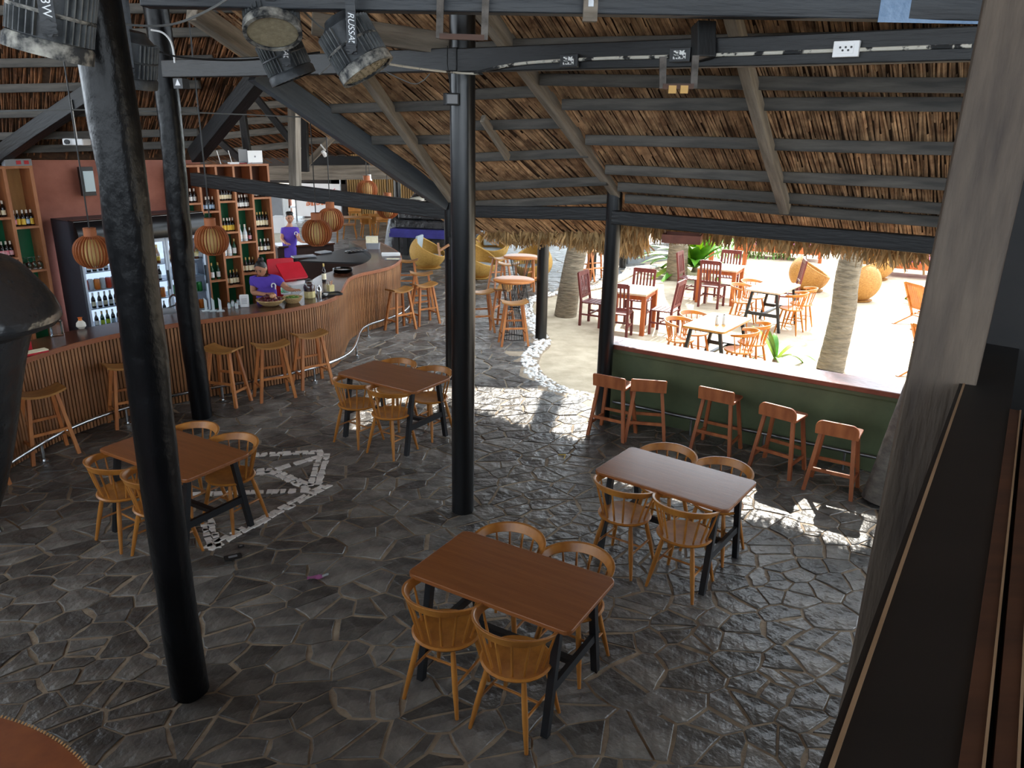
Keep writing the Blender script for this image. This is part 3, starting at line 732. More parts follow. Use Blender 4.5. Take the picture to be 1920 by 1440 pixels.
# ================================================================ saddle bar stools
def make_stool(H=.72):
    t = thing('bar_stool', '', 'stool'); L, W = .44, .26
    def top(u, v, dz): x = (u - .5) * L; y = (v - .5) * W; return (x, y, H - .035 + dz + .045 * (2 * abs(u - .5)) ** 2 - .004 * (2 * abs(v - .5)) ** 2)
    mb = MB(); nu, nv = 13, 5; vs = [top(i / (nu - 1), j / (nv - 1), dz) for dz in (.0, .024) for i in range(nu) for j in range(nv)]; fs = []; o = nu * nv
    for i in range(nu - 1):
        for j in range(nv - 1):
            a = i * nv + j; fs.append((a, a + 1, a + nv + 1, a + nv)); fs.append((o + a, o + a + nv, o + a + nv + 1, o + a + 1))
    for i in range(nu - 1): fs.append((i * nv, (i + 1) * nv, o + (i + 1) * nv, o + i * nv)); fs.append((i * nv + nv - 1, o + i * nv + nv - 1, o + (i + 1) * nv + nv - 1, (i + 1) * nv + nv - 1))
    for j in range(nv - 1): fs.append((j, o + j, o + j + 1, j + 1)); a = (nu - 1) * nv + j; fs.append((a, a + 1, o + a + 1, o + a))
    mb.add(vs, fs); mb.build('seat', 'stool_seat', t, smooth=True)
    def lp(sx, sy, z): k = 1 - z / H; return Vector((sx * (.13 + .095 * k), sy * (.075 + .085 * k), z))
    for sx in (-1, 1):
        for sy in (-1, 1): mb = MB(); mb.bar(lp(sx, sy, H - .025), lp(sx, sy, 0), .036, .036, up=(0, 1, 0)); mb.build('leg', 'stool_wood', t)
    for sy in (-1, 1): mb = MB(); z = .30 if sy < 0 else .38; mb.bar(lp(-1, sy, z), lp(1, sy, z), .02, .03); mb.build('stretcher', 'stool_wood', t)
    for sx in (-1, 1): mb = MB(); mb.bar(lp(sx, -1, .20), lp(sx, 1, .20), .02, .03); mb.build('stretcher', 'stool_wood', t)
    return t
st0 = make_stool(); sused = []
def stool(x, y, deg, lab, grp='saddle stools along the curved bar', H=1.0): return place(st0, sused, (x, y, 0), R(deg), lab, grp, scale=(1, 1, H))
stool(-5.17, 6.72, 62, 'saddle bar stool half hidden behind the black draped cover')
stool(-4.93, 7.56, 50, 'saddle bar stool by itself between black cover and log post')
stool(-4.53, 8.58, 42, 'saddle bar stool half hidden by the thick log post')
stool(-3.64, 9.30, -16, 'turned saddle bar stool close beside the knotty log post')
stool(-3.12, 9.55, 34, 'middle saddle bar stool of three in front of fruit baskets')
stool(-2.76, 10.10, 40, 'saddle bar stool nearest the bar corner and steel rail')
stool(-1.99, 13.22, 50, 'saddle bar stool in front at the rounded end of the bar')
stool(-1.62, 13.72, 40, 'saddle bar stool nearest the slim post at the bar end')
p = onz(790, 512, .72); stool(p.x, p.y, 10, 'saddle stool behind the pair at the rounded bar end')
p = onz(764, 488, .72); stool(p.x, p.y, 5, 'saddle stool furthest round the bar end under papers')

# ================================================================ low back counter stools
def make_cstool(rounded):
    t = thing('counter_stool', '', 'stool'); H = .64
    mb = MB(); mb.prism(rrect(.40, .32, .03), H - .025, H); mb.build('seat', 'cstool_wood', t, bevel=.005)
    n = 9; r_ = .075 if rounded else .022; outl = [(-.20, 0), (.20, 0)]
    for k in range(n): a = R(90 * k / (n - 1)); outl.append((.20 - r_ + r_ * math.cos(a), .15 - r_ + r_ * math.sin(a)))
    for k in range(n): a = R(90 + 90 * k / (n - 1)); outl.append((-.20 + r_ + r_ * math.cos(a), .15 - r_ + r_ * math.sin(a)))
    mb = MB(); m = len(outl); vs = [(x, -.150 - z * .12, H - .02 + z) for x, z in outl] + [(x, -.175 - z * .12, H - .02 + z) for x, z in outl]
    mb.add(vs, [tuple(reversed(range(m))), tuple(range(m, 2 * m))] + [(i, (i + 1) % m, m + (i + 1) % m, m + i) for i in range(m)]); mb.build('backrest', 'cstool_wood', t, bevel=.004)
    def lp(sx, sy, z): k = 1 - z / H; return Vector((sx * (.15 + .075 * k), sy * (.115 + .075 * k), z))
    for sx in (-1, 1):
        for sy in (-1, 1): mb = MB(); mb.bar(lp(sx, sy, H - .02), lp(sx, sy, 0), .036, .036, up=(0, 1, 0)); mb.build('leg', 'cstool_wood', t)
    for sy in (-1, 1):
        mb = MB(); mb.bar(lp(-1, sy, .24), lp(1, sy, .24), .02, .034); mb.build('stretcher', 'cstool_wood', t)
    for sx in (-1, 1): mb = MB(); mb.bar(lp(sx, -1, .16), lp(sx, 1, .16), .02, .034); mb.build('stretcher', 'cstool_wood', t)
    return t
cs0 = make_cstool(False); cs1 = make_cstool(True); u0, u1 = [], []
FEET = [((1102, 816), (1169, 831)), ((1179, 833), (1253, 832)), ((1293, 843), (1367, 862)), ((1398, 873), (1479, 903)), ((1503, 918), (1598, 941))]
CSL = ['low back counter stool at the black post end of the green counter', 'low back counter stool second from the black counter post',
       'low back counter stool in the middle of the row of five', 'rounded low back counter stool second from the rough trunk', 'rounded low back counter stool next to the rough leaning trunk']
for i, (a, b) in enumerate(FEET):
    fa, fb = onz(*a), onz(*b); d = (fb - fa); d.z = 0; d.normalize(); n = Vector((-d.y, d.x, 0))
    ang = math.atan2(d.y, d.x); ang = ang * .6 + math.atan2(cdir.y, cdir.x) * .4
    c = (fa + fb) / 2 + n * .19
    place(cs0 if i < 3 else cs1, u0 if i < 3 else u1, (c.x, c.y, 0), ang, CSL[i], 'stools at the green counter')
# ================================================================ curved bar
BH = 1.05
def bw(mb, name, m, par, **k):
    L = par.location; mb.v = [(v[0] - L.x, v[1] - L.y, v[2] - L.z) for v in mb.v]; return mb.build(name, m, par, **k)
bpx = [(37, 676), (75, 662), (140, 643), (207, 627), (320, 606), (405, 596), (505, 587), (595, 570), (630, 559), (641, 549), (646, 532), (651, 520), (667, 513), (705, 507), (735, 501), (750, 491), (755, 481), (752, 474), (730, 461), (700, 449)]
bpts = [Vector((-5.02, 5.6, BH)), Vector((-5.14, 6.6, BH))] + [onz(x, y, BH) for x, y in bpx]
for _ in range(2): bpts = [bpts[0]] + [(bpts[i - 1] + bpts[i] * 4 + bpts[i + 1]) / 6 for i in range(1, len(bpts) - 1)] + [bpts[-1]]
bp = spline(bpts, 10)
def resample(pts, step):
    out = [pts[0].copy()]; acc = 0
    for i in range(1, len(pts)):
        a, b = pts[i - 1], pts[i]; L = (b - a).length; t = step - acc
        while t <= L: out.append(a + (b - a) * (t / L)); t += step
        acc = (acc + L) % step
    return out
def tang(pts, i): d = pts[min(i + 1, len(pts) - 1)] - pts[max(i - 1, 0)]; d.z = 0; return d.normalized()
bar = thing('bar_counter', 'long curved bar clad in upright wooden slats with a dark polished top', 'bar', (-3.4, 9.7, 0))
bs = resample(bp, .10)
def offs(pts, o): return [p + Vector((-tang(pts, i).y, tang(pts, i).x, 0)) * o for i, p in enumerate(pts)]   # + is to the inside
fr = offs(bs, .012); inn = offs(bs, .56)
for _ in range(6): inn = [inn[0]] + [(inn[i - 1] + inn[i] * 2 + inn[i + 1]) / 4 for i in range(1, len(inn) - 1)] + [inn[-1]]
def ribbon(mb, A, B, z0, z1):
    n = len(A); vs = [(p.x, p.y, z1) for p in A] + [(p.x, p.y, z1) for p in B] + [(p.x, p.y, z0) for p in A] + [(p.x, p.y, z0) for p in B]; fs = []
    for i in range(n - 1): fs += [(i, i + 1, n + i + 1, n + i), (2 * n + i, 3 * n + i, 3 * n + i + 1, 2 * n + i + 1), (i, 2 * n + i, 2 * n + i + 1, i + 1), (n + i, n + i + 1, 3 * n + i + 1, 3 * n + i)]
    fs += [(0, n, 3 * n, 2 * n), (n - 1, 3 * n - 1, 4 * n - 1, 2 * n - 1)]; mb.add(vs, fs)
mb = MB(); ribbon(mb, fr, inn, BH - .045, BH); bw(mb, 'bar_top', 'bar_top', bar)
mb = MB(); ribbon(mb, offs(bs, -.012), offs(bs, .014), BH - .05, BH + .004); bw(mb, 'top_lip', 'bar_lip', bar, bevel=.004)
mb = MB(); ribbon(mb, offs(bs, .05), offs(bs, .10), 0, BH - .045); bw(mb, 'backing_panel', 'bar_backing', bar)
mb = MB(); ribbon(mb, offs(inn, -.03), offs(inn, .0), .06, BH - .045); bw(mb, 'inner_panel', 'black_gloss', bar)
sl = resample(bp, .0430)
smesh = MB(); smesh.box((0, 0, .505), (.028, .026, .975)); smesh = smesh.mesh('slat'); smesh.materials.append(MATS['bar_slat'])
off_s = offs(sl, .036); cnt = 0
L_ = bar.location
svis = sorted(range(len(sl)), key=lambda i: -1 / max(.1, sl[i].y) if -60 < toimg(sl[i])[0] else 1)
keep = set(svis[:300]); restm = MB()
for i in range(len(sl)):
    t = tang(sl, i); p = off_s[i]; a = math.atan2(t.y, t.x)
    if i in keep:
        o = mkobj('slat', smesh, None, bar); o.location = (p.x - L_.x, p.y - L_.y, random.uniform(-.003, .003)); o.rotation_euler = (0, 0, a)
    else: restm.box((p.x, p.y, .505), (.028, .026, .975), a)
if restm.v: bw(restm, 'slat_rest', 'bar_slat', bar)['kind'] = 'stuff'
rl = offs(resample(bp, .14), -.17)
for _ in range(2): rl = [rl[0]] + [(rl[i - 1] + rl[i] * 2 + rl[i + 1]) / 4 for i in range(1, len(rl) - 1)] + [rl[-1]]
rl = [Vector((p.x, p.y, .20)) for p in rl if p.y < 15]
mb = MB(); mb.tube(rl, .022, 10); bw(mb, 'foot_rail', 'steel', bar, smooth=True)
for k in range(4, len(rl), 9):
    mb = MB(); mb.tube([(rl[k].x, rl[k].y, 0), (rl[k].x, rl[k].y, .19)], .018, 8); mb.lathe([(.045, 0), (.045, .012)], 12, (rl[k].x, rl[k].y, .004)); bw(mb, 'rail_post', 'steel', bar, smooth=True)

# raised black inner ledge and work counters inside the rounded end
wc = thing('work_counter', 'low black work counter inside the rounded bar end', 'counter', (-3.3, 13.6, 0))
pts = [onz(x, y, .92) for x, y in ((560, 492), (640, 470), (690, 461), (705, 476), (690, 496))]
poly = [(p.x, p.y) for p in pts]
mb = MB(); mb.prism(poly, .05, .92); bw(mb, 'cabinet', 'bar_backing', wc)
mb = MB(); mb.prism(poly, .92, .95); bw(mb, 'work_top', 'black_plastic', wc)
for (x0, x1, yy) in ((548, 590, 482), (596, 616, 474)):
    a, b = onz(x0, yy, .97), onz(x1, yy - 3, .97); mb = MB(); mb.bar(a, b, .20, .03); bw(mb, 'tray', 'grey_plastic', wc, bevel=.008)
ic = thing('side_counter', 'dark timber side counter the standing person leans on', 'counter', (-4.0, 14.6, 0))
a, b = onz(522, 462, 1.0), onz(628, 455, 1.0); d = (b - a).normalized(); n = Vector((-d.y, d.x, 0))
poly = [(q.x, q.y) for q in (a, b, b + n * .55, a + n * .55)]
mb = MB(); mb.prism(poly, .96, 1.0); bw(mb, 'counter_top', 'bar_top', ic, bevel=.006)
mb = MB(); mb.prism([(q.x, q.y) for q in (a + n * .08, b + n * .08, b + n * .5, a + n * .5)], 0, .96); bw(mb, 'cabinet', 'bar_backing', ic)

# ================================================================ back wall, shelves, fridge
WD = Vector((.60, .80, 0)); WN = Vector((.80, -.60, 0))
F0 = onz(136, 415, 2.06); W0 = F0 - WN * .78
def wallbox(name, P, D, N, s0, s1, z0, z1, th, m):
    a, b = P + D * s0, P + D * s1; mb = MB(); q = [(p.x, p.y) for p in (a, b, b - N * th, a - N * th)]; mb.prism(q, z0, z1); o = mb.build(name, m); o['kind'] = 'structure'; return o
wallbox('wall_back', W0, WD, WN, -4.2, 2.55, 0, 2.92, .12, 'wall_red')['label'] = 'brick red plaster wall behind the bar fridge'
S2D = Vector((.72, .69, 0)).normalized(); S2N = Vector((S2D.y, -S2D.x, 0))
S2P = ony(372, 430, 13.0)

class Shelf:
    def __init__(s, name, label, P, D, N, depth):
        s.P, s.D, s.N, s.dep = Vector((P.x, P.y, 0)), D, N, depth
        s.t = thing(name, label, 'shelf', s.P, math.atan2(D.y, D.x))
    def sz(s, px, py): q = onpl(px, py, s.P, s.N); return (q - s.P).dot(s.D), q.z
    def w(s, a, dpt, z): return s.P + s.D * a - s.N * dpt + Vector((0, 0, z))
    def box(s, nm, m, a0, a1, d0, d1, z0, z1, bevel=0.0):
        mb = MB(); mb.box(((a0 + a1) / 2, (d0 + d1) / 2, (z0 + z1) / 2), (a1 - a0, d1 - d0, z1 - z0)); return mb.build(nm, m, s.t, bevel=bevel)
BOT = {}
def bottle_proto(key, prof, body, label, cap, lz0, lz1, lr):
    t = thing('bottle', '', 'bottle')
    mb = MB(); mb.lathe(prof, 12); mb.build('body', body, t, smooth=True)
    mb = MB(); mb.lathe([(lr, lz0), (lr, lz1)], 12, caps=False); mb.build('label', label, t, smooth=True)
    top = prof[-1]; mb = MB(); mb.lathe([(top[0] + .002, top[1] - .045), (top[0] + .002, top[1] + .004)], 10); mb.build('cap', cap, t, smooth=True)
    BOT[key] = (t, [])
pb_ = [(.030, 0), (.031, .01), (.031, .125), (.027, .148), (.0135, .18), (.0125, .235)]
pw = [(.035, 0), (.036, .01), (.036, .17), (.030, .195), (.0145, .225), (.0135, .30)]
ps = [(.040, 0), (.042, .01), (.040, .15), (.022, .20), (.014, .24), (.015, .30)]
for key, prof, body, lab, cap, z0, z1, lr in (('beer_white', pb_, 'bottle_dark', 'label_white', 'cap_white', .03, .10, .0318), ('beer_cream', pb_, 'bottle_dark', 'label_cream', 'cap_white', .03, .10, .0318), ('beer_yellow', pb_, 'bottle_dark', 'label_yellow', 'cap_white', .02, .11, .0318),
        ('beer_blue', pb_, 'bottle_dark', 'label_blue', 'cap_white', .03, .10, .0318), ('beer_pink', pb_, 'bottle_dark', 'label_pink', 'cap_white', .03, .10, .0318), ('beer_lime', pb_, 'bottle_green', 'label_lime', 'cap_gold', .03, .10, .0318),
        ('wine_cream', pw, 'bottle_dark', 'label_cream', 'cap_gold', .04, .14, .0368), ('spirit', ps, 'bottle_clear', 'label_white', 'cap_white', .04, .12, .0415), ('amber', ps, 'bottle_amber', 'label_yellow', 'cap_gold', .04, .12, .0415), ('gin', pw, 'bottle_green', 'label_white', 'cap_gold', .04, .14, .0368)):
    bottle_proto(key, prof, body, lab, cap, z0, z1, lr)
def put_bottle(key, loc, lab, grp, sc=1.0): t, u = BOT[key]; return place(t, u, loc, random.uniform(0, 6), lab, grp, scale=sc)
can0 = thing('drink_can', '', 'can')
CAN = {}
for key, m in (('red', 'can_red'), ('green', 'can_green'), ('orange', 'can_orange'), ('silver', 'can_silver')):
    t = thing('drink_can', '', 'can'); mb = MB(); mb.lathe([(.026, 0), (.033, .008), (.033, .108), (.027, .12)], 12); mb.build('can_body', m, t, smooth=True); mb = MB(); mb.lathe([(.0265, .119), (.0265, .123)], 12); mb.build('lid', 'can_silver', t); CAN[key] = (t, [])
bpy.data.objects.remove(can0)

# right hand bottle shelf
sh = Shelf('bottle_shelf', 'tall wooden bottle shelf with staggered green backed cells under the laptop', S2P, S2D, S2N, .34)
PXC = [340, 372, 404.5, 437.5, 470, 502.5]                # column boards at the top edge
cols = [sh.sz(x, 318)[0] for x in PXC]
TOPZ = sh.sz(440, 312)[1]
for a in cols: sh.box('side_board', 'shelf_wood', a - .018, a + .018, 0, .34, 0, TOPZ)
sh.box('top_board', 'shelf_wood', cols[0] - .018, cols[-1] + .018, -.005, .34, TOPZ, TOPZ + .035)
ROWS = {4: [370, 427, 473, 530], 3: [391, 453, 512], 2: [377, 435, 481, 536], 1: [396, 452, 526], 0: [381, 438, 505]}
CELLS = {}
for c, rows in ROWS.items():
    a0, a1 = cols[c] + .018, cols[c + 1] - .018; zs = []
    for r_ in rows:
        z = sh.sz((PXC[c] + PXC[c + 1]) / 2 + (r_ - 318) * .075, r_)[1]; zs.append(z); sh.box('shelf_board', 'shelf_wood', a0, a1, 0, .33, z - .03, z)
    for i, z in enumerate(zs): CELLS[(c, i)] = (a0, a1, z)
    sh.box('back_panel', 'shelf_dark', a0, a1, .33, .34, zs[0], TOPZ); sh.box('back_panel', 'shelf_green', a0, a1, .33, .34, 0.05, zs[0])
def fill(shelf, a0, a1, z, n, key, lab, grp, dpt=.12, sc=.92):
    for k in range(n):
        x = a0 + (a1 - a0) * (k + .6) / (n + .2); p = shelf.w(x, dpt + random.uniform(-.02, .02), z)
        put_bottle(key if isinstance(key, str) else key[k % len(key)], p, lab, grp, sc)
for (c, i), n, key, lab in (((4, 0), 5, 'beer_white', 'dark bottle with white label behind the tie beam, top of the end column'), ((4, 1), 5, 'wine_cream', 'dark wine bottle with cream label in the end column of the shelf'), ((4, 2), 4, ('beer_white', 'beer_cream'), 'short dark bottle low in the end column of the bottle shelf'),
        ((3, 0), 5, 'beer_white', 'dark bottle with pale oval label, fourth shelf column top row'), ((3, 1), 3, ('spirit', 'spirit', 'beer_pink'), 'spirit bottle in the mixed row of the fourth shelf column'), ((3, 2), 4, 'wine_cream', 'dark wine bottle with cream label beside the woman\'s head'),
        ((2, 0), 5, 'beer_cream', 'dark bottle with pale pointed label under the tie beam'), ((2, 1), 5, 'beer_yellow', 'dark bottle with bright yellow label in the middle column'), ((2, 2), 3, ('spirit', 'spirit', 'gin'), 'clear spirit bottle beside the hanging lamp in the shelf'), ((2, 3), 4, 'wine_cream', 'dark wine bottle on the lowest middle shelf row'),
        ((1, 0), 4, 'beer_blue', 'dark bottle with blue and white label behind lamp wire'), ((1, 2), 2, 'gin', 'green glass bottle low on the shelf below the hanging lamp'), ((0, 0), 3, 'beer_white', 'dark bottle with white label beside the knotty log post'), ((0, 1), 3, 'beer_cream', 'dark bottle with round pale label beside the knotty log post'), ((0, 2), 2, 'beer_pink', 'small reddish bottle low beside the knotty log post')):
    a0, a1, z = CELLS[(c, i)]; fill(sh, a0, a1, z, n, key, lab, 'bottles in the tall right shelf', sc=.95 if 'wine' not in str(key) else .86)
wallbox('wall_back', S2P - S2N * .36, S2D, S2N, -.9, cols[-1] + .05, 0, TOPZ - .02, .08, 'wall_red')['label'] = 'red wall panel behind the tall bottle shelf'

# left hand bottle shelf
sl2 = Shelf('bottle_shelf', 'wooden bottle shelf with green cells left of the drinks fridge', W0 + WN * .36, WD, WN, .34)
PX2 = [-42, 8, 59]
c2 = [sl2.sz(x, 322)[0] for x in PX2]; T2 = sl2.sz(40, 316)[1]
for a in c2: sl2.box('side_board', 'shelf_wood', a - .022, a + .022, 0, .34, 0, T2)
sl2.box('top_board', 'shelf_wood', c2[0] - .022, c2[-1] + .022, -.005, .34, T2, T2 + .035)
C2L = {}
for c, rows in {0: [409, 485, 570], 1: [425, 507, 590]}.items():
    a0, a1 = c2[c] + .022, c2[c + 1] - .022
    for i, r_ in enumerate(rows):
        z = sl2.sz((PX2[c] + PX2[c + 1]) / 2 + (r_ - 322) * .15, r_)[1]; sl2.box('shelf_board', 'shelf_wood', a0, a1, 0, .33, z - .03, z); C2L[(c, i)] = (a0, a1, z)
    zz = C2L[(c, 0)][2]; sl2.box('back_panel', 'shelf_inner', a0, a1, .33, .34, zz, T2); sl2.box('back_panel', 'shelf_green', a0, a1, .33, .34, .05, zz)
for (c, i), n, key, lab in (((1, 0), 5, ('beer_pink', 'beer_yellow', 'beer_yellow', 'beer_blue', 'beer_yellow'), 'dark bottle with pink or yellow pointed label left of the fridge'), ((0, 0), 4, 'beer_cream', 'dark bottle with pale label in the outer upper cell beside the fridge'), ((0, 1), 5, 'beer_pink', 'dark bottle with pink label in the outer lower cell beside the fridge')):
    a0, a1, z = C2L[(c, i)]; fill(sl2, a0, a1, z, n, key, lab, 'bottles in the left shelf')
gl0 = thing('wine_glass', '', 'glass'); mb = MB(); mb.lathe([(.034, 0), (.040, .06), (.030, .10), (.006, .112)], 14, caps=False); mb.build('bowl', 'glass_clear', gl0, smooth=True); mb = MB(); mb.lathe([(.005, .112), (.005, .17)], 8); mb.build('stem', 'glass_clear', gl0); mb = MB(); mb.lathe([(.032, .17), (.032, .175)], 14); mb.build('foot', 'glass_clear', gl0); gu = []
for (c, i), n in (((1, 1), 4), ((1, 2), 4)):
    a0, a1, z = C2L[(c, i)]
    for k in range(n): place(gl0, gu, sl2.w(a0 + (a1 - a0) * (k + .6) / (n + .2), .10, z), 0, 'upturned stemmed glass on the green shelf beside the fridge', 'glasses on the left shelf')

# three door drinks fridge
FW, FD, FH = 2.02, .70, 2.06
fr_ = thing('drinks_fridge', 'wide glass door drinks fridge with a black curved header', 'fridge', (F0.x, F0.y, 0), math.atan2(WD.y, WD.x))
def fb(nm, m, a0, a1, d0, d1, z0, z1, par=None, bevel=0.0):
    mb = MB(); mb.box(((a0 + a1) / 2, (d0 + d1) / 2, (z0 + z1) / 2), (a1 - a0, d1 - d0, z1 - z0)); return mb.build(nm, m, par or fr_, bevel=bevel)
fb('side_panel', 'fridge_body', 0, .03, 0, FD, .1, FH - .02); fb('side_panel', 'fridge_body', FW - .03, FW, 0, FD, .1, FH - .02)
fb('top_panel', 'fridge_body', 0, FW, .05, FD, FH - .03, FH - .015); fb('base', 'fridge_canopy', .02, FW - .02, .02, FD - .02, 0, .35)
fb('back_panel', 'fridge_inner', .03, FW - .03, FD - .04, FD - .02, .35, 1.72)
mb = MB(); n = 10; vs = []
for s_ in (0, FW):
    for k in range(n + 1): t = k / n; vs.append((s_, -.10 + .10 * t - .05 * math.sin(PI * t), 1.72 + (FH - 1.72) * t))
    vs.append((s_, .15, FH)); vs.append((s_, .15, 1.72))
q = n + 3; mb.add(vs, [(i, i + 1, q + i + 1, q + i) for i in range(q - 1)] + [tuple(reversed(range(q))), tuple(range(q, 2 * q)), (q - 1, 0, q, 2 * q - 1)]); mb.build('header', 'fridge_canopy', fr_, smooth=True)
fb('header_trim', 'steel_dull', 0, FW, -.012, .0, FH - .03, FH - .012)
mb = MB(); mb.lathe([(.085, 0), (.085, .004)], 20); o = mb.build('sticker', mat('sticker', (206, 214, 70), (236, 120, 150), scale=9, rough=.5), fr_); o.rotation_euler = (R(80), 0, 0); o.location = (1.50, -.13, 1.90); o['label'] = 'round yellow and pink sticker'
for k in range(3):
    a0, a1 = .03 + k * (FW - .06) / 3, .03 + (k + 1) * (FW - .06) / 3; t = .035
    dr = fb('door', 'fridge_frame', a0 + .004, a0 + t, 0, .04, .36, 1.70); fb('door_stile', 'fridge_frame', a1 - t, a1 - .004, 0, .04, .36, 1.70, dr)
    fb('door_rail', 'fridge_frame', a0 + t, a1 - t, 0, .04, 1.65, 1.70, dr); fb('door_rail', 'fridge_frame', a0 + t, a1 - t, 0, .04, .36, .41, dr)
    fb('pane', 'glass', a0 + t, a1 - t, .015, .021, .41, 1.65, dr); fb('handle', 'black_plastic', a1 - .04, a1 - .02, -.03, 0, .9, 1.2, dr)
    fb('light_strip', 'fridge_light', a0 + .05, a1 - .05, .06, .12, 1.655, 1.70)
    fb('light_strip', 'fridge_light', a0 + .012, a0 + .03, .08, .11, .42, 1.64)
    for z in (.47, .76, 1.03, 1.30): fb('wire_shelf', 'fridge_frame', a0 + .01, a1 - .01, .06, .5, z - .012, z)
def fw_(a, d, z): return F0.xy.to_3d() + WD * a - WN * d + Vector((0, 0, z))
w3 = (FW - .06) / 3
for k, row in enumerate(((('beer_white', 'beer_white', 'beer_cream'), ('can',), ('beer_white', 'beer_cream'), ('beer_white', 'beer_white', 'beer_lime', 'beer_lime', 'beer_blue')),
                         (('amber', 'spirit'), ('beer_white',), ('can',), ('beer_pink',)), (('amber', 'amber', 'spirit'), ('spirit',), ('cang',), ('cano',)))):
    for z, kinds in zip((1.30, 1.03, .76, .47), row):
        if kinds == ('spirit',) and k == 2: continue
        for j in range(7):
            p = fw_(.05 + k * w3 + (w3 - .06) * (j + .5) / 7, .14 + random.uniform(-.01, .01), z)
            rl_ = {1.30: 'top', 1.03: 'second', .76: 'third', .47: 'lowest'}[z]; dl = ('left', 'middle', 'right')[k]
            if kinds[0].startswith('can'):
                key = {'can': ('red', 'silver', 'orange', 'silver')[j % 4], 'cang': 'green', 'cano': 'orange'}[kinds[0]]; t, u = CAN[key]
                place(t, u, p, random.uniform(0, 6), '%s drink can on the %s shelf behind the %s fridge door' % (key, rl_, dl), 'cans in the fridge', scale=1.3)
            else: put_bottle(kinds[j % len(kinds)], p, 'chilled bottle on the %s shelf behind the %s fridge door' % (rl_, dl), 'bottles in the fridge', .95)
# white plastic bags on the second shelf behind the right door
mb = MB(); nb = 24
def bag(u, v):
    a = .05 + 2 * w3 + (w3 - .1) * u; p = fw_(a, .12 + .02 * math.sin(u * 40), 1.035 + .19 * v); return (p.x, p.y, p.z + .01 * math.sin(u * 23))
mb.grid(bag, nb, 6); tag(mb.build('plastic_pouch', mat('pouch', (186, 204, 230), (226, 234, 244), scale=18, stretch=(1, 1, .3), rough=.3), smooth=True), 'pale blue plastic pouches on a shelf behind the right fridge door', 'pouch')
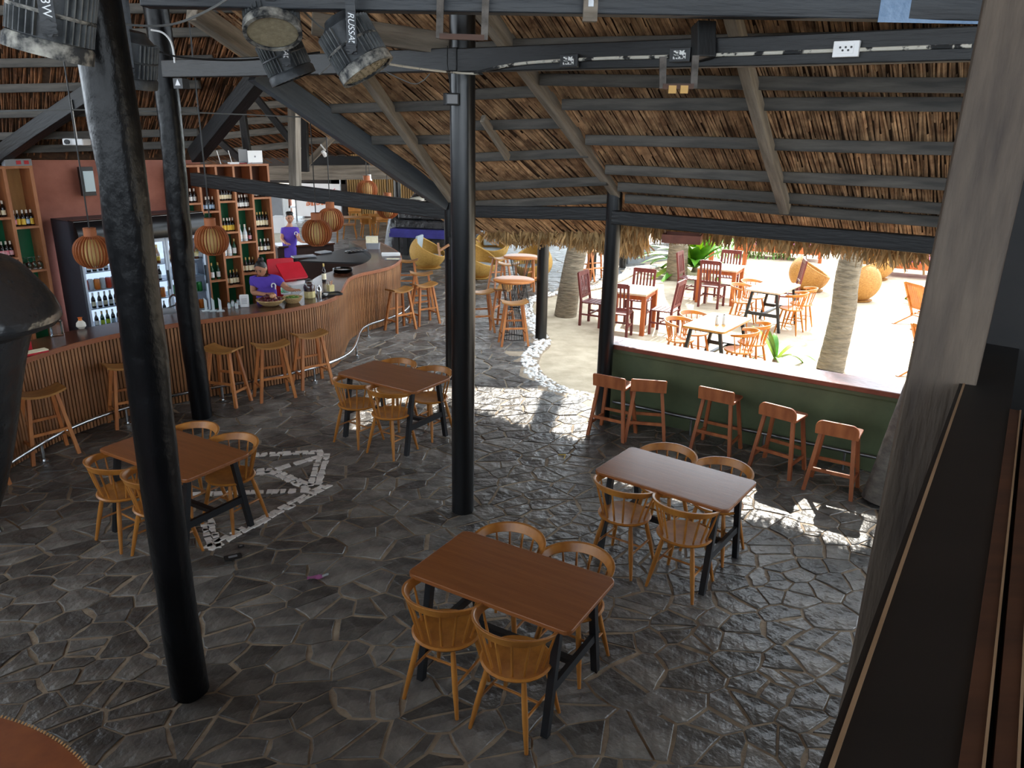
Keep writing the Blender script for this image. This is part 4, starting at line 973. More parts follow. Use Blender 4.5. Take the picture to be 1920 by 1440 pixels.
# ================================================================ people
def skinned(pts, edges, root=0, sub=2):
    me = bpy.data.meshes.new('sk'); me.from_pydata([p for p, r_ in pts], edges, []); o = bpy.data.objects.new('sk', me); COL.objects.link(o)
    md = o.modifiers.new('skin', 'SKIN'); md.use_smooth_shade = True
    sv = me.skin_vertices[0].data
    for i, (p, r_) in enumerate(pts): sv[i].radius = (r_, r_) if not isinstance(r_, tuple) else r_; sv[i].use_root = (i == root)
    s2 = o.modifiers.new('sub', 'SUBSURF'); s2.levels = sub; s2.render_levels = sub
    dg = bpy.context.evaluated_depsgraph_get(); dg.update(); out = bpy.data.meshes.new_from_object(o.evaluated_get(dg))
    bpy.data.objects.remove(o); return out
def person(label, base, J, face, logo_px=None, hair='bun', h=1.0):
    """J: world joints head, neck, chest, belly, pelvis, (s, e, w)l/r shoulder elbow wrist, tipl/tipr, kneel/r, footl/r; face: look direction"""
    base = Vector(base); g = lambda k: Vector(J[k]) - base
    t = thing('person', label, 'person', base)
    pts, ed, ix = [], [], {}
    def add(k, p, r_, par=None):
        ix[k] = len(pts); pts.append((Vector(p), r_))
        if par is not None: ed.append((ix[par], ix[k]))
    add('pelvis', g('pelvis'), (.115 * h, .085 * h)); add('belly', g('belly'), (.10 * h, .07 * h), 'pelvis'); add('chest', g('chest'), (.115 * h, .075 * h), 'belly'); add('upch', (g('chest') * .35 + g('neck') * .65), (.085 * h, .06 * h), 'chest'); add('neck', g('neck'), .05 * h, 'upch'); add('skull', g('neck') * .45 + g('head') * .55, .05 * h, 'neck')
    for s_ in 'lr':
        S, E, W, T = g('s' + s_), g('e' + s_), g('w' + s_), g('tip' + s_)
        add('s' + s_, S, .056 * h, 'upch'); add('m' + s_, (S + E) / 2, .046 * h, 's' + s_); add('e' + s_, E, .039 * h, 'm' + s_); add('f' + s_, E * .45 + W * .55, .034 * h, 'e' + s_); add('w' + s_, W, .024 * h, 'f' + s_)
        d = (T - W); hl = d.length; d.normalize(); sd_ = d.cross(Vector((0, 0, 1))).normalized(); dn = sd_.cross(d).normalized() * -1
        pm = W + d * hl * .42; add('p' + s_, pm, (.034 * h, .02 * h), 'w' + s_)
        for k, (o_, ln) in enumerate(((-.030, .82), (-.010, .95), (.011, .92), (.031, .75))):
            q0 = pm + d * .02 + sd_ * o_ * .9; q1 = W + d * hl * (.42 + .32 * ln) + sd_ * o_ * 1.15; q2 = W + d * hl * (.42 + .55 * ln) + sd_ * o_ * 1.15 + dn * .022
            add('k%d%s' % (k, s_), q0, .010 * h, 'p' + s_); add('q%d%s' % (k, s_), q1, .0088 * h, 'k%d%s' % (k, s_)); add('t%d%s' % (k, s_), q2, .0075 * h, 'q%d%s' % (k, s_))
        sg = 1 if s_ == 'l' else -1
        add('th' + s_, W + d * hl * .22 + sd_ * sg * .035, .0105 * h, 'w' + s_); add('tt' + s_, W + d * hl * .5 + sd_ * sg * .055, .0085 * h, 'th' + s_)
        K, F = g('knee' + s_), g('foot' + s_); hipp = g('pelvis') * .8 + K * .2 + (S - g('neck')) * .45; hipp.z = g('pelvis').z - .06
        add('h' + s_, hipp, .085 * h, 'pelvis'); add('kn' + s_, K, .055 * h, 'h' + s_); add('an' + s_, Vector((F.x, F.y, F.z + .08)), .036 * h, 'kn' + s_); add('to' + s_, F + Vector((face[0], face[1], 0)).normalized() * .14 + Vector((0, 0, .03)), .034 * h, 'an' + s_)
    me = skinned(pts, ed)
    # head with brow, nose, chin and ears, joined into the same body mesh
    fd = Vector(face).normalized(); side = fd.cross(Vector((0, 0, 1))).normalized(); upv = side.cross(fd).normalized(); hc = g('head')
    bm = bmesh.new(); bm.from_mesh(me); n, m = 24, 18; rows = []
    def headp(a, b):
        x, y, z = math.sin(b) * math.cos(a), math.sin(b) * math.sin(a), -math.cos(b)     # x side, y front, z up
        w_, d_, hh = .074, .092, .112
        if z < -.1: w_ *= 1 - .28 * (-z - .1); d_ *= 1 - .08 * (-z - .1)
        px_, py_, pz_ = x * w_, y * d_, z * hh
        if y > .5:
            nz = math.exp(-((x / .17) ** 2) - ((z + .12) / .2) ** 2); py_ += .024 * nz                    # nose
            py_ -= .008 * (math.exp(-((abs(x) - .36) / .16) ** 2 - ((z - .05) / .13) ** 2))                # eye sockets
            py_ += .006 * math.exp(-((x / .25) ** 2) - ((z + .50) / .10) ** 2) + .008 * math.exp(-((x / .3) ** 2) - ((z + .85) / .16) ** 2)
        if abs(x) > .93 and abs(z) < .32 and abs(y) < .35: px_ *= 1.13                                    # ears
        return hc + (side * px_ + fd * py_ + upv * pz_) * h
    for j in range(m + 1): rows.append([bm.verts.new(headp(2 * PI * i / n, max(.02, min(PI - .02, PI * j / m)))) for i in range(n)])
    for j in range(m):
        for i in range(n): bm.faces.new((rows[j][i], rows[j][(i + 1) % n], rows[j + 1][(i + 1) % n], rows[j + 1][i]))
    bm.faces.new(list(reversed(rows[0]))); bm.faces.new(rows[m]); bm.normal_update(); bm.to_mesh(me); bm.free(); me.materials.clear()
    body = mkobj('body', me, 'skin', t, smooth=True)
    for s_ in (-1, 1):
        mb = MB(); mb.ball(hc + (side * s_ * .028 + fd * .080 + upv * .008) * h, .0095 * h, 8, 6); mb.build('eye', 'eye_dark', t, smooth=True)
        mb = MB(); a = hc + (side * s_ * .012 + fd * .089 + upv * .028) * h; b = hc + (side * s_ * .045 + fd * .078 + upv * .030) * h; mb.bar(a, b, .004, .006); mb.build('eyebrow', 'hair', t)
    mb = MB(); mb.ball(hc + (fd * .083 - upv * .056) * h, .018 * h, 10, 6, (1, .5, .35)); mb.build('mouth', 'lip', t, smooth=True)
    # hair cap
    mb = MB(); n, m = 22, 12; vs = []; fs = []
    for j in range(m + 1):
        for i in range(n):
            a = 2 * PI * i / n; lim = 1.75 - .95 * max(0, math.sin(a)) ** .8; b = lim * j / m
            x, y, z = math.sin(b) * math.cos(a), math.sin(b) * math.sin(a), math.cos(b); rr = 1.0 + .03 * math.sin(a * 7 + b * 5)
            vs.append(hc + (side * x * .081 * rr + fd * (y * .098 * rr - .006) + upv * (z * .119 * rr + .004)) * h)
    for j in range(m):
        for i in range(n): fs.append((j * n + i, j * n + (i + 1) % n, (j + 1) * n + (i + 1) % n, (j + 1) * n + i))
    mb.add(vs, fs)
    if hair == 'bun': mb.ball(hc + (-fd * .07 + upv * .105) * h, .042 * h, 12, 8)
    else:
        for k in range(26):
            a = random.uniform(0, 6.28); p = hc + (side * math.cos(a) * .05 + fd * (math.sin(a) * .06) + upv * .10) * h; mb.ball(p, .03 * h, 6, 4)
    mb.build('hair', 'hair', t, smooth=True)
    # shirt and trousers follow the body
    sp, se, si = [], [], {}
    def sadd(k, p, r_, par=None):
        si[k] = len(sp); sp.append((Vector(p), r_))
        if par is not None: se.append((si[par], si[k]))
    sadd('hem', g('pelvis') + Vector((0, 0, -.09)), (.165 * h, .135 * h)); sadd('hip', g('pelvis'), (.16 * h, .13 * h), 'hem'); sadd('belly', g('belly'), (.152 * h, .125 * h), 'hip'); sadd('chest', g('chest'), (.17 * h, .13 * h), 'belly'); sadd('up', g('chest') * .35 + g('neck') * .65, (.118 * h, .092 * h), 'chest'); sadd('collar', g('neck') * .9 + g('chest') * .1, .062 * h, 'up')
    for s_ in 'lr': sadd('s' + s_, g('s' + s_), .075 * h, 'up'); sadd('v' + s_, g('s' + s_) * .35 + g('e' + s_) * .65, .064 * h, 's' + s_)
    sm = skinned(sp, se); sm.materials.clear(); mkobj('shirt', sm, 'shirt_purple', t, smooth=True)
    tp, te = [], []
    tp.append((g('pelvis') - Vector((0, 0, .02)), (.15 * h, .12 * h)))
    for s_ in 'lr':
        K, F = g('knee' + s_), g('foot' + s_); i0 = len(tp); hipp = pts[ix['h' + s_]][0]; tp += [(hipp, .105 * h), (K, .075 * h), (Vector((F.x, F.y, F.z + .12)), .058 * h)]; te += [(0, i0), (i0, i0 + 1), (i0 + 1, i0 + 2)]
    tm = skinned(tp, te); tm.materials.clear(); mkobj('trousers', tm, 'trousers', t, smooth=True)
    if logo_px is not None:
        p = Vector(logo_px) - base; mb = MB(); f2 = Vector((fd.x, fd.y, 0)).normalized(); s2 = f2.cross(Vector((0, 0, 1)))
        ring = [p + s2 * (.030 * math.cos(R(a))) + Vector((0, 0, .034 * math.sin(R(a)))) for a in range(-40, 230, 18)]
        mb.tube(ring + [ring[-1] + Vector((0, 0, -.03))], .009, 6); mb.build('shirt_logo', 'shirt_logo', t, smooth=True)
    return t
yw = 10.75
W_ = dict(head=ony(489, 504, yw - .16), neck=ony(493, 519, yw - .04), chest=ony(499, 536, yw), belly=ony(501, 560, yw + .02), pelvis=ony(502, 590, yw + .06),
          sl=ony(475, 525, yw - .02), el=ony(474, 549, yw - .10), wl=ony(497, 552, yw - .30), tipl=ony(513, 549, yw - .40),
          sr=ony(521, 524, yw), er=ony(538, 541, yw - .06), wr=ony(549, 544, yw - .22), tipr=ony(561, 543, yw - .34))
px_, py_ = W_['pelvis'].x, W_['pelvis'].y
W_.update(kneel=(px_ - .10, py_ - .02, .46), kneer=(px_ + .10, py_ - .02, .46), footl=(px_ - .11, py_, 0), footr=(px_ + .11, py_, 0))
person('person in a purple T-shirt sorting fruit behind the bar', (px_, py_, 0), W_, (-.12, -.9, -.42), ony(513, 536, yw - .145))
ym = 16.35
M_ = dict(head=ony(543, 409, ym), neck=ony(543, 424, ym + .02), chest=ony(543, 440, ym + .02), belly=ony(543, 460, ym + .02), pelvis=ony(543, 482, ym + .03),
          sl=ony(532, 431, ym), el=ony(528, 448, ym - .10), wl=ony(535, 456, ym - .30), tipl=ony(543, 458, ym - .42),
          sr=ony(555, 431, ym), er=ony(560, 448, ym - .08), wr=ony(566, 454, ym - .28), tipr=ony(574, 454, ym - .36))
px_, py_ = M_['pelvis'].x, M_['pelvis'].y
M_.update(kneel=(px_ - .10, py_ - .02, .44), kneer=(px_ + .10, py_ - .02, .44), footl=(px_ - .11, py_, 0), footr=(px_ + .11, py_, 0))
person('person in a purple T-shirt standing beyond the bottle shelf', (px_, py_, 0), M_, (.35, -.9, -.12), ony(555, 438, ym - .16), hair='short', h=1.02)

# ================================================================ pendant lamps
def make_lamp():
    t = thing('pendant_lamp', '', 'lamp'); r_, hb = .18, .30           # origin at the ball centre
    def prof(v): a = PI * (.10 + .80 * v); return r_ * math.sin(a) ** .8, .165 * math.cos(a)
    n = 28; sm = MB(); m = 12; vs = []; fs = []
    for i in range(m + 1):
        rr, z = prof(i / m); w2 = .0028
        for dx in (-w2, w2):
            for dr in (-.030, .004): vs.append((rr + dr, dx, z))
    for i in range(m):
        b = i * 4
        for a_, c_ in ((0, 1), (1, 3), (3, 2), (2, 0)): fs.append((b + a_, b + c_, b + 4 + c_, b + 4 + a_))
    sm.add(vs, fs); me = sm.mesh('slat'); me.materials.append(MATS['lamp_slat'])
    for k in range(n): o = mkobj('slat', me, None, t); o.rotation_euler = (0, 0, 2 * PI * k / n)
    mb = MB(); mb.lathe([(.060, .12), (.060, .24)], 20); mb.build('neck', 'lamp_slat', t, smooth=True, bevel=.004)
    mb = MB(); mb.lathe([(.06, -.14), (.115, -.09), (.132, 0), (.11, .09), (.045, .14)], 20); mb.build('diffuser', 'lamp_inner', t, smooth=True)
    mb = MB(); mb.tube([(.075 * math.cos(2 * PI * k / 20), .075 * math.sin(2 * PI * k / 20), -.155) for k in range(20)], .007, 6, loop=True); mb.build('bottom_ring', 'lamp_slat', t, smooth=True)
    mb = MB(); mb.tube([(0, 0, .24), (.005, .003, 1.5), (0, 0, 3.5)], .007, 6); mb.build('cord', 'cable_black', t)
    return t
lm0 = make_lamp(); lu = []
for x, y, wpx, lab in ((174, 472, 58, 'slatted ball lamp hanging in front of the drinks fridge'), (397, 450, 56, 'slatted ball lamp hanging before the bottle shelf beside the knotty post'), (594, 436, 52, 'slatted ball lamp hanging over the bar corner'),
                       (620, 412, 46, 'slatted ball lamp just behind the one over the bar corner'), (688, 356, 37, 'slatted ball lamp with a white bulb holder against the bamboo wall'), (727, 390, 40.5, 'slatted ball lamp crossed by the black tie beam')):
    d = .36 * FOC / wpx; r_ = ray(x, y).normalized(); p = CAM + r_ * d
    place(lm0, lu, p, random.uniform(0, 1), lab, 'slatted ball lamps over the bar')

# ================================================================ things on the bar
def onbar(x, y): return onz(x, y, BH)
def simple(name, label, cat, loc, rz=0, group=None): return thing(name, label, cat, loc, rz, group)
p = onbar(508, 572); t = simple('fruit_basket', 'large shallow woven basket of dark fruit on the bar', 'basket', p)
mb = MB(); mb.lathe([(.10, .0), (.15, .03), (.185, .075), (.19, .08), (.18, .078), (.145, .035), (.09, .012), (.001, .012)], 26); mb.build('bowl', 'wicker_bowl', t, smooth=True)
mb = MB(); mb.tube([(.188 * math.cos(2 * PI * k / 26), .188 * math.sin(2 * PI * k / 26), .079) for k in range(26)], .008, 6, loop=True); mb.build('rim', 'wicker_bowl', t, smooth=True)
fr0 = MB(); fr0.ball((0, 0, 0), .031, 12, 8, (1, 1, .9)); fme = fr0.mesh('fruit'); fme.materials.append(MATS['fruit_dark'])
fo0 = MB(); fo0.ball((0, 0, 0), .033, 12, 8, (1, 1, .92)); fo0.tube([(0, 0, .028), (0, .004, .042)], .005, 6); fome = fo0.mesh('onion'); fome.materials.append(MATS['fruit_onion'])
k = 0
for rr, n, z in ((.125, 11, .075), (.06, 6, .085), (0, 1, .09), (.05, 5, .13)):
    for i in range(n):
        a = 2 * PI * i / n + rr * 9; q = p + Vector((rr * math.cos(a), rr * math.sin(a), z + random.uniform(-.004, .004)))
        oni = (rr == .05 and i in (0, 4)) or (rr == .06 and i == 0)
        o = mkobj('fruit', fome if oni else fme, None, smooth=True); o.location = q
        tag(o, 'pale round fruit on top of the basket pile' if oni else 'dark red round fruit in the large basket', 'fruit', 'fruit in the large basket'); k += 1
p = onbar(549, 567); t = simple('fruit_basket', 'small woven basket of green fruit beside the larger one', 'basket', p)
mb = MB(); mb.lathe([(.08, .0), (.11, .03), (.135, .075), (.128, .075), (.10, .03), (.07, .012), (.001, .012)], 24); mb.build('bowl', 'wicker_bowl', t, smooth=True)
mb = MB(); mb.tube([(.134 * math.cos(2 * PI * k / 24), .134 * math.sin(2 * PI * k / 24), .076) for k in range(24)], .007, 6, loop=True); mb.build('rim', 'wicker_bowl', t, smooth=True)
lg = MB(); lg.ball((0, 0, 0), .024, 10, 7, (1.25, 1, 1)); lgm = lg.mesh('lime'); lgm.materials.append(MATS['fruit_green'])
for i in range(9):
    a = 2 * PI * i / 8; rr = .07 if i < 8 else 0; o = mkobj('fruit', lgm, None, smooth=True); o.location = p + Vector((rr * math.cos(a), rr * math.sin(a), .062 + (.012 if i == 8 else 0))); o.rotation_euler = (0, 0, a); tag(o, 'small green lime in the small basket', 'fruit', 'limes in the small basket')
p = onbar(536, 551); t = simple('packet', 'crumpled green and white packet behind the small basket', 'packet', p, .4)
mb = MB(); mb.grid(lambda u, v: ((u - .5) * .14, .02 * math.sin(u * 5) + .03 * (v - .5) * math.sin(PI * u), .01 + v * .10 + .015 * math.sin(u * 9 + v * 4)), 9, 6); mb.build('sleeve', mat('packet_green', (30, 160, 80), (236, 240, 236), scale=14, rough=.4), t, smooth=True)
mb = MB(); mb.box((0, 0, .006), (.13, .05, .012)); mb.build('base_fold', 'paper', t)
# big jar, shaker, tray with cup, bottle
p = onbar(581, 558); t = simple('glass_jar', 'large glass jar with a woven sleeve at the bar corner', 'jar', p)
mb = MB(); mb.lathe([(.075, 0), (.082, .01), (.082, .10)], 8); mb.build('woven_sleeve', 'woven_cover', t)
mb = MB(); mb.lathe([(.078, .10), (.082, .16), (.06, .21), (.052, .235)], 20, caps=False); mb.build('glass_body', 'glass_clear', t, smooth=True)
mb = MB(); mb.lathe([(.074, .10), (.076, .155), (.05, .19)], 16); mb.build('contents', 'fruit_dark', t, smooth=True)
mb = MB(); mb.lathe([(.055, .235), (.055, .255), (.02, .27)], 16); mb.build('lid', 'steel_dull', t, smooth=True)
p = onbar(599, 562); t = simple('cocktail_shaker', 'tall steel cocktail shaker beside the woven jar', 'shaker', p); mb = MB(); mb.lathe([(.030, 0), (.042, .12), (.040, .135)], 16); mb.build('cup', 'steel', t, smooth=True); mb = MB(); mb.lathe([(.040, .135), (.030, .175), (.018, .19), (.018, .215)], 16); mb.build('top', 'steel', t, smooth=True)
tr = onbar(617, 553); t = simple('bar_tray', 'black oblong tray at the bar corner', 'tray', tr, .55); mb = MB(); mb.prism(rrect(.36, .20, .03), 0, .012); mb.build('tray_base', 'black_plastic', t); mb = MB(); mb.tube([(x, y, .016) for x, y in rrect(.36, .20, .03)], .008, 6, loop=True); mb.build('tray_rim', 'black_plastic', t, smooth=True)
p = onbar(620, 548) + Vector((0, 0, .014)); t = simple('straw_cup', 'woven cup of straws on the black tray', 'cup', p); mb = MB(); mb.lathe([(.055, 0), (.06, .005), (.06, .10)], 4); mb.build('woven_cup', 'woven_cover', t)
for k in range(8): mb = MB(); a = random.uniform(0, 6.3); mb.tube([(.02 * math.cos(a), .02 * math.sin(a), .03), (.045 * math.cos(a), .045 * math.sin(a), .16)], .005, 6); mb.build('straw', 'cap_white' if k % 2 else 'shelf_wood', t)
p = onbar(611, 556) + Vector((0, 0, .014)); t = simple('salt_bowl', 'little white bowl on the black tray', 'bowl', p); mb = MB(); mb.lathe([(.02, 0), (.036, .03), (.033, .03), (.018, .006), (.001, .006)], 14); mb.build('bowl_body', 'white_plastic', t, smooth=True); mb = MB(); mb.ball((0, 0, .022), .02, 8, 6, (1, 1, .6)); mb.build('contents', 'paper', t)
put_bottle('wine_cream', onbar(608, 528), 'dark wine bottle standing alone behind the straw cup', 'bottles on the bar', .95)
p = onbar(643, 510); t = simple('round_tray', 'stack of round black trays on the bar', 'tray', p)
for k in range(3): mb = MB(); mb.lathe([(.001, .008 + k * .018), (.155, .008 + k * .018), (.17, .026 + k * .018), (.165, .026 + k * .018), (.15, .004 + k * .018)], 28, caps=False); mb.build('tray', 'black_gloss', t, smooth=True)
p = onbar(459, 575); t = simple('napkin_box', 'white printed napkin box on the bar', 'box', p, .3); mb = MB(); mb.prism(rrect(.12, .10, .02), 0, .16); mb.build('box_body', 'white_plastic', t, bevel=.008); mb = MB(); mb.box((0, 0, .164), (.07, .012, .008)); mb.build('napkin', 'paper', t)
for zz in (.055, .075, .095, .115): mb = MB(); mb.box((0, -.0505, zz), (.07, .002, .006)); mb.build('print_line', 'grey_plastic', t)
for k, x in enumerate((386, 400, 413)):
    p = onbar(x, 583); t = simple('menu_stand', 'clear acrylic menu stand on the bar beside the knotty post', 'stand', p, .5, 'acrylic menu stands'); mb = MB(); mb.box((0, 0, .004), (.10, .08, .008)); mb.build('foot', 'bottle_clear', t); mb = MB(); mb.add([(-.012, 0, .008), (.022, 0, .008), (.022, 0, .14), (-.012, 0, .18), (-.012, .012, .008), (.022, .012, .008), (.022, .012, .14), (-.012, .012, .18)], [(0, 1, 2, 3), (7, 6, 5, 4), (0, 4, 5, 1), (1, 5, 6, 2), (2, 6, 7, 3), (3, 7, 4, 0)]); mb.build('panel', 'bottle_clear', t)
for k, (x, y) in enumerate(((430, 578), (437, 574), (444, 578), (447, 572))):
    p = onbar(x, y); t = simple('salt_shaker', 'small glass shaker with steel cap beside the napkin box', 'shaker', p, 0, 'shakers on the bar'); mb = MB(); mb.lathe([(.02, 0), (.022, .05), (.016, .065)], 12); mb.build('glass_body', 'bottle_clear', t, smooth=True); mb = MB(); mb.lathe([(.017, .065), (.017, .08), (.006, .088)], 12); mb.build('cap', 'steel', t, smooth=True)
p = onbar(46, 656); t = simple('coaster_box', 'red box with a round white emblem on the bar', 'box', p, .9); mb = MB(); mb.box((0, 0, .045), (.13, .08, .09)); mb.build('box_body', 'red_plastic', t, bevel=.003); mb = MB(); mb.tube([(.028 * math.cos(2 * PI * k / 18) - .01, -.0415, .045 + .028 * math.sin(2 * PI * k / 18)) for k in range(18)], .004, 5, loop=True); mb.build('emblem_ring', 'letter_white', t); mb = MB(); mb.box((-.01, -.0415, .045), (.045, .003, .014)); mb.build('emblem_bar', 'letter_white', t)
p = onbar(60, 664); t = simple('menu_book', 'cream and red menu book lying on the bar', 'book', p, .95); mb = MB(); mb.box((0, 0, .010), (.30, .10, .02)); mb.build('cover', 'red_plastic', t); mb = MB(); mb.box((0, 0, .026), (.30, .10, .012)); mb.build('pages', 'label_cream', t)
p = onbar(108, 628); t = simple('water_dispenser', 'clear square bottle with a stopper on the bar', 'bottle', p, .6); mb = MB(); mb.prism(rrect(.14, .11, .025), 0, .17); mb.prism(rrect(.05, .05, .02), .17, .20); mb.build('bottle_body', 'glass_clear', t, bevel=.01); mb = MB(); mb.lathe([(.03, .20), (.024, .25), (.028, .27)], 12); mb.build('stopper', 'bottle_clear', t, smooth=True)
p = onbar(153, 616); t = simple('gourd_jar', 'small round bellied white and orange jar on the bar', 'jar', p); mb = MB(); mb.lathe([(.03, 0), (.055, .03), (.05, .07), (.022, .10)], 14); mb.build('jar_body', 'cap_white', t, smooth=True); mb = MB(); mb.lathe([(.022, .10), (.02, .125), (.03, .135)], 12); mb.build('neck', 'can_orange', t, smooth=True)
# sink and tap, cover behind the bar near the fridge
p = onz(310, 598, BH); t = simple('sink_unit', 'steel sink with a tap and folded cover behind the bar', 'sink', (p.x - .25, p.y + .45, 0), .7); mb = MB(); mb.box((0, 0, .45), (.8, .5, .9)); mb.build('cabinet', 'bar_backing', t); mb = MB(); mb.prism(rrect(.84, .52, .04), .9, .94); mb.build('basin_top', 'steel_dull', t)
mb = MB(); mb.tube(spline([(.15, .1, .94), (.15, .1, 1.16), (.18, .0, 1.24), (.22, -.08, 1.18)], 6), .014, 8); mb.build('tap', 'steel', t, smooth=True); mb = MB(); mb.tube([(.10, .1, 1.05), (.28, .02, 1.12)], .010, 8); mb.build('lever', 'black_plastic', t); mb = MB(); mb.prism(rrect(.34, .24, .03), .94, 1.06); o = mb.build('folded_cover', 'grey_plastic', t, bevel=.02)
# red ice boxes
for k, ((x, y), rz, lab) in enumerate((((524, 528), .45, 'red ice box with its lid raised, nearer the bottle shelf'), ((551, 533), .75, 'red ice box with tilted lid behind the woven jar'))):
    p = onz(x, y, .86); t = simple('ice_box', lab, 'cooler', (p.x, p.y + .25, 0), rz, 'red ice boxes'); mb = MB(); mb.prism(rrect(.42, .34, .03), .28, .84); mb.build('box_body', 'white_plastic' if k else 'red_plastic', t); mb = MB(); mb.prism(rrect(.46, .38, .04), 0, .03); o = mb.build('lid', 'red_plastic', t, bevel=.008); o.location = (0, .20, 1.0); o.rotation_euler = (R(62 if k == 0 else 40), 0, 0)
    mb = MB(); mb.box((0, 0, .14), (.44, .36, .28)); mb.build('stand', 'bar_backing', t)
# papers, card holder at rounded end
p = onbar(733, 479); t = simple('paper_stack', 'untidy stack of printed papers at the rounded bar end', 'papers', p, .2)
for k in range(6): mb = MB(); mb.box((random.uniform(-.02, .02), random.uniform(-.02, .02), .004 + k * .007), (.34, .24, .006), random.uniform(-.15, .15)); mb.build('sheet', 'paper', t)
p = onbar(737, 486); t = simple('menu_card', 'grey laminated card lying beside the paper stack', 'card', p, .1); mb = MB(); mb.box((0, 0, .004), (.30, .18, .006)); mb.build('card', 'grey_plastic', t)
mb = MB(); mb.box((0, 0, .0075), (.24, .12, .001)); mb.build('print', 'label_cream', t)
p = onbar(700, 466); t = simple('card_holder', 'grey holder with cream cards on the bar end', 'holder', p, .15); mb = MB(); mb.prism(rrect(.26, .20, .04), 0, .12, inset=-.12); mb.build('base', 'grey_plastic', t)
for k in range(3): mb = MB(); mb.box((-.02, -.05 + k * .06, .18), (.24, .03, .13)); mb.build('card_block', 'label_cream' if k == 0 else 'cushion_white', t)
p = onbar(668, 473); t = simple('drip_tray', 'black curved drip tray with steel bars on the bar', 'tray', p, .9); mb = MB(); mb.prism(rrect(.5, .16, .05), 0, .04); mb.build('tray', 'black_gloss', t)
for k in range(5): mb = MB(); mb.tube([(-.18 + k * .09, -.06, .045), (-.18 + k * .09, .06, .045)], .006, 6); mb.build('bar', 'steel', t)
# laptop, router and clutter on the tall shelf
q = sh.w(sh.sz(479, 310)[0], .14, TOPZ + .035); t = simple('laptop', 'open laptop with a white lid on top of the bottle shelf', 'laptop', q, math.atan2(S2D.y, S2D.x) + .15)
mb = MB(); mb.box((0, 0, .01), (.30, .21, .02)); mb.build('keyboard_base', 'grey_plastic', t); mb = MB(); mb.box((0, -.11, .12), (.30, .01, .20)); mb.build('screen_lid', 'white_plastic', t, bevel=.004); mb = MB(); mb.lathe([(.016, 0), (.016, .003)], 12); o = mb.build('lid_emblem', 'grey_plastic', t); o.rotation_euler = (R(90), 0, 0); o.location = (0, -.115, .12)
mb = MB(); mb.box((-.17, -.02, .13), (.02, .24, .22)); mb.build('side_screen', 'fridge_body', t)
q = sh.w(sh.sz(443, 312)[0], .10, TOPZ + .035); t = simple('wifi_router', 'white router with upright antennas on the bottle shelf', 'router', q, math.atan2(S2D.y, S2D.x)); mb = MB(); mb.box((0, 0, .015), (.16, .10, .03)); mb.build('case', 'white_plastic', t)
for dx in (-.22, -.02): mb = MB(); mb.bar((dx, 0, 0), (dx - .05, 0, .22), .014, .008); mb.build('antenna', 'white_plastic', t)
q = sh.w(sh.sz(462, 312)[0], .12, TOPZ + .035); t = simple('red_folder', 'thin red and grey folder beside the laptop', 'folder', q, .6); mb = MB(); mb.box((0, 0, .012), (.24, .16, .012)); mb.build('cover', 'red_plastic', t); mb = MB(); mb.box((.02, -.01, .024), (.22, .15, .012)); mb.build('page_block', 'grey_plastic', t)
# projector, meter box and screen by the red wall
t = simple('projector', 'white projector hanging under the bar thatch', 'projector', ony(144, 266, 10.1)); mb = MB(); mb.box((0, 0, 0), (.26, .20, .08)); mb.build('case', 'white_plastic', t, bevel=.015); mb = MB(); mb.lathe([(.03, 0), (.03, .03)], 12); o = mb.build('lens', 'black_gloss', t); o.rotation_euler = (R(90), 0, 0); o.location = (-.06, -.10, 0); mb = MB(); mb.tube([(0, 0, .04), (0, 0, .5)], .015, 8); mb.build('ceiling_mount', 'white_plastic', t)
t = simple('socket_box', 'grey power strip with red sockets above the left shelf', 'socket', sl2.w(sl2.sz(36, 306)[0], .08, T2 + .035), math.atan2(WD.y, WD.x)); mb = MB(); mb.box((0, 0, .045), (.34, .12, .09)); mb.build('case', 'grey_plastic', t)
for dx in (.0, .10): mb = MB(); mb.box((dx, -.062, .045), (.06, .006, .05)); mb.build('socket', 'red_plastic', t)
q = W0 + WD * .25 + WN * .10; a_ = onpl(163, 340, W0 + WN * .10, WN); t = simple('wall_screen', 'small grey framed screen on the red wall above the fridge', 'screen', a_, math.atan2(WD.y, WD.x)); mb = MB(); mb.box((0, 0, 0), (.20, .06, .42)); mb.build('case', 'black_plastic', t); mb = MB(); mb.box((.02, -.033, 0), (.15, .006, .30)); mb.build('panel', 'lcd', t)
# ================================================================ garden: tables and chairs on the sand
GZ = SAND_Z
def make_sqtable():
    t = thing('garden_table', '', 'table'); S, H = .82, .75
    mb = MB(); mb.box((0, 0, H - .018), (S, S, .036)); mb.build('tabletop', mat('pale_top', (196, 172, 142), (214, 192, 164), scale=4, stretch=(.5, 4, 4), rough=.35), t, bevel=.004)
    for sx in (-1, 1):
        for sy in (-1, 1): mb = MB(); mb.box((sx * (S / 2 - .045), sy * (S / 2 - .045), (H - .036) / 2), (.075, .075, H - .036)); mb.build('leg', 'orange_wood', t)
        mb = MB(); mb.box((sx * (S / 2 - .04), 0, H - .075), (.03, S - .16, .075)); mb.build('apron', 'orange_wood', t)
        mb = MB(); mb.box((0, sx * (S / 2 - .04), H - .075), (S - .16, .03, .075)); mb.build('apron', 'orange_wood', t)
    return t
gt0 = make_sqtable(); gu_ = []
place(gt0, gu_, (2.11, 13.75, GZ), R(-25), 'square pale topped garden table behind the counter post', 'square garden tables')
place(gt0, gu_, (4.42, 16.37, GZ), R(-28), 'square pale topped garden table beside the green plant', 'square garden tables')
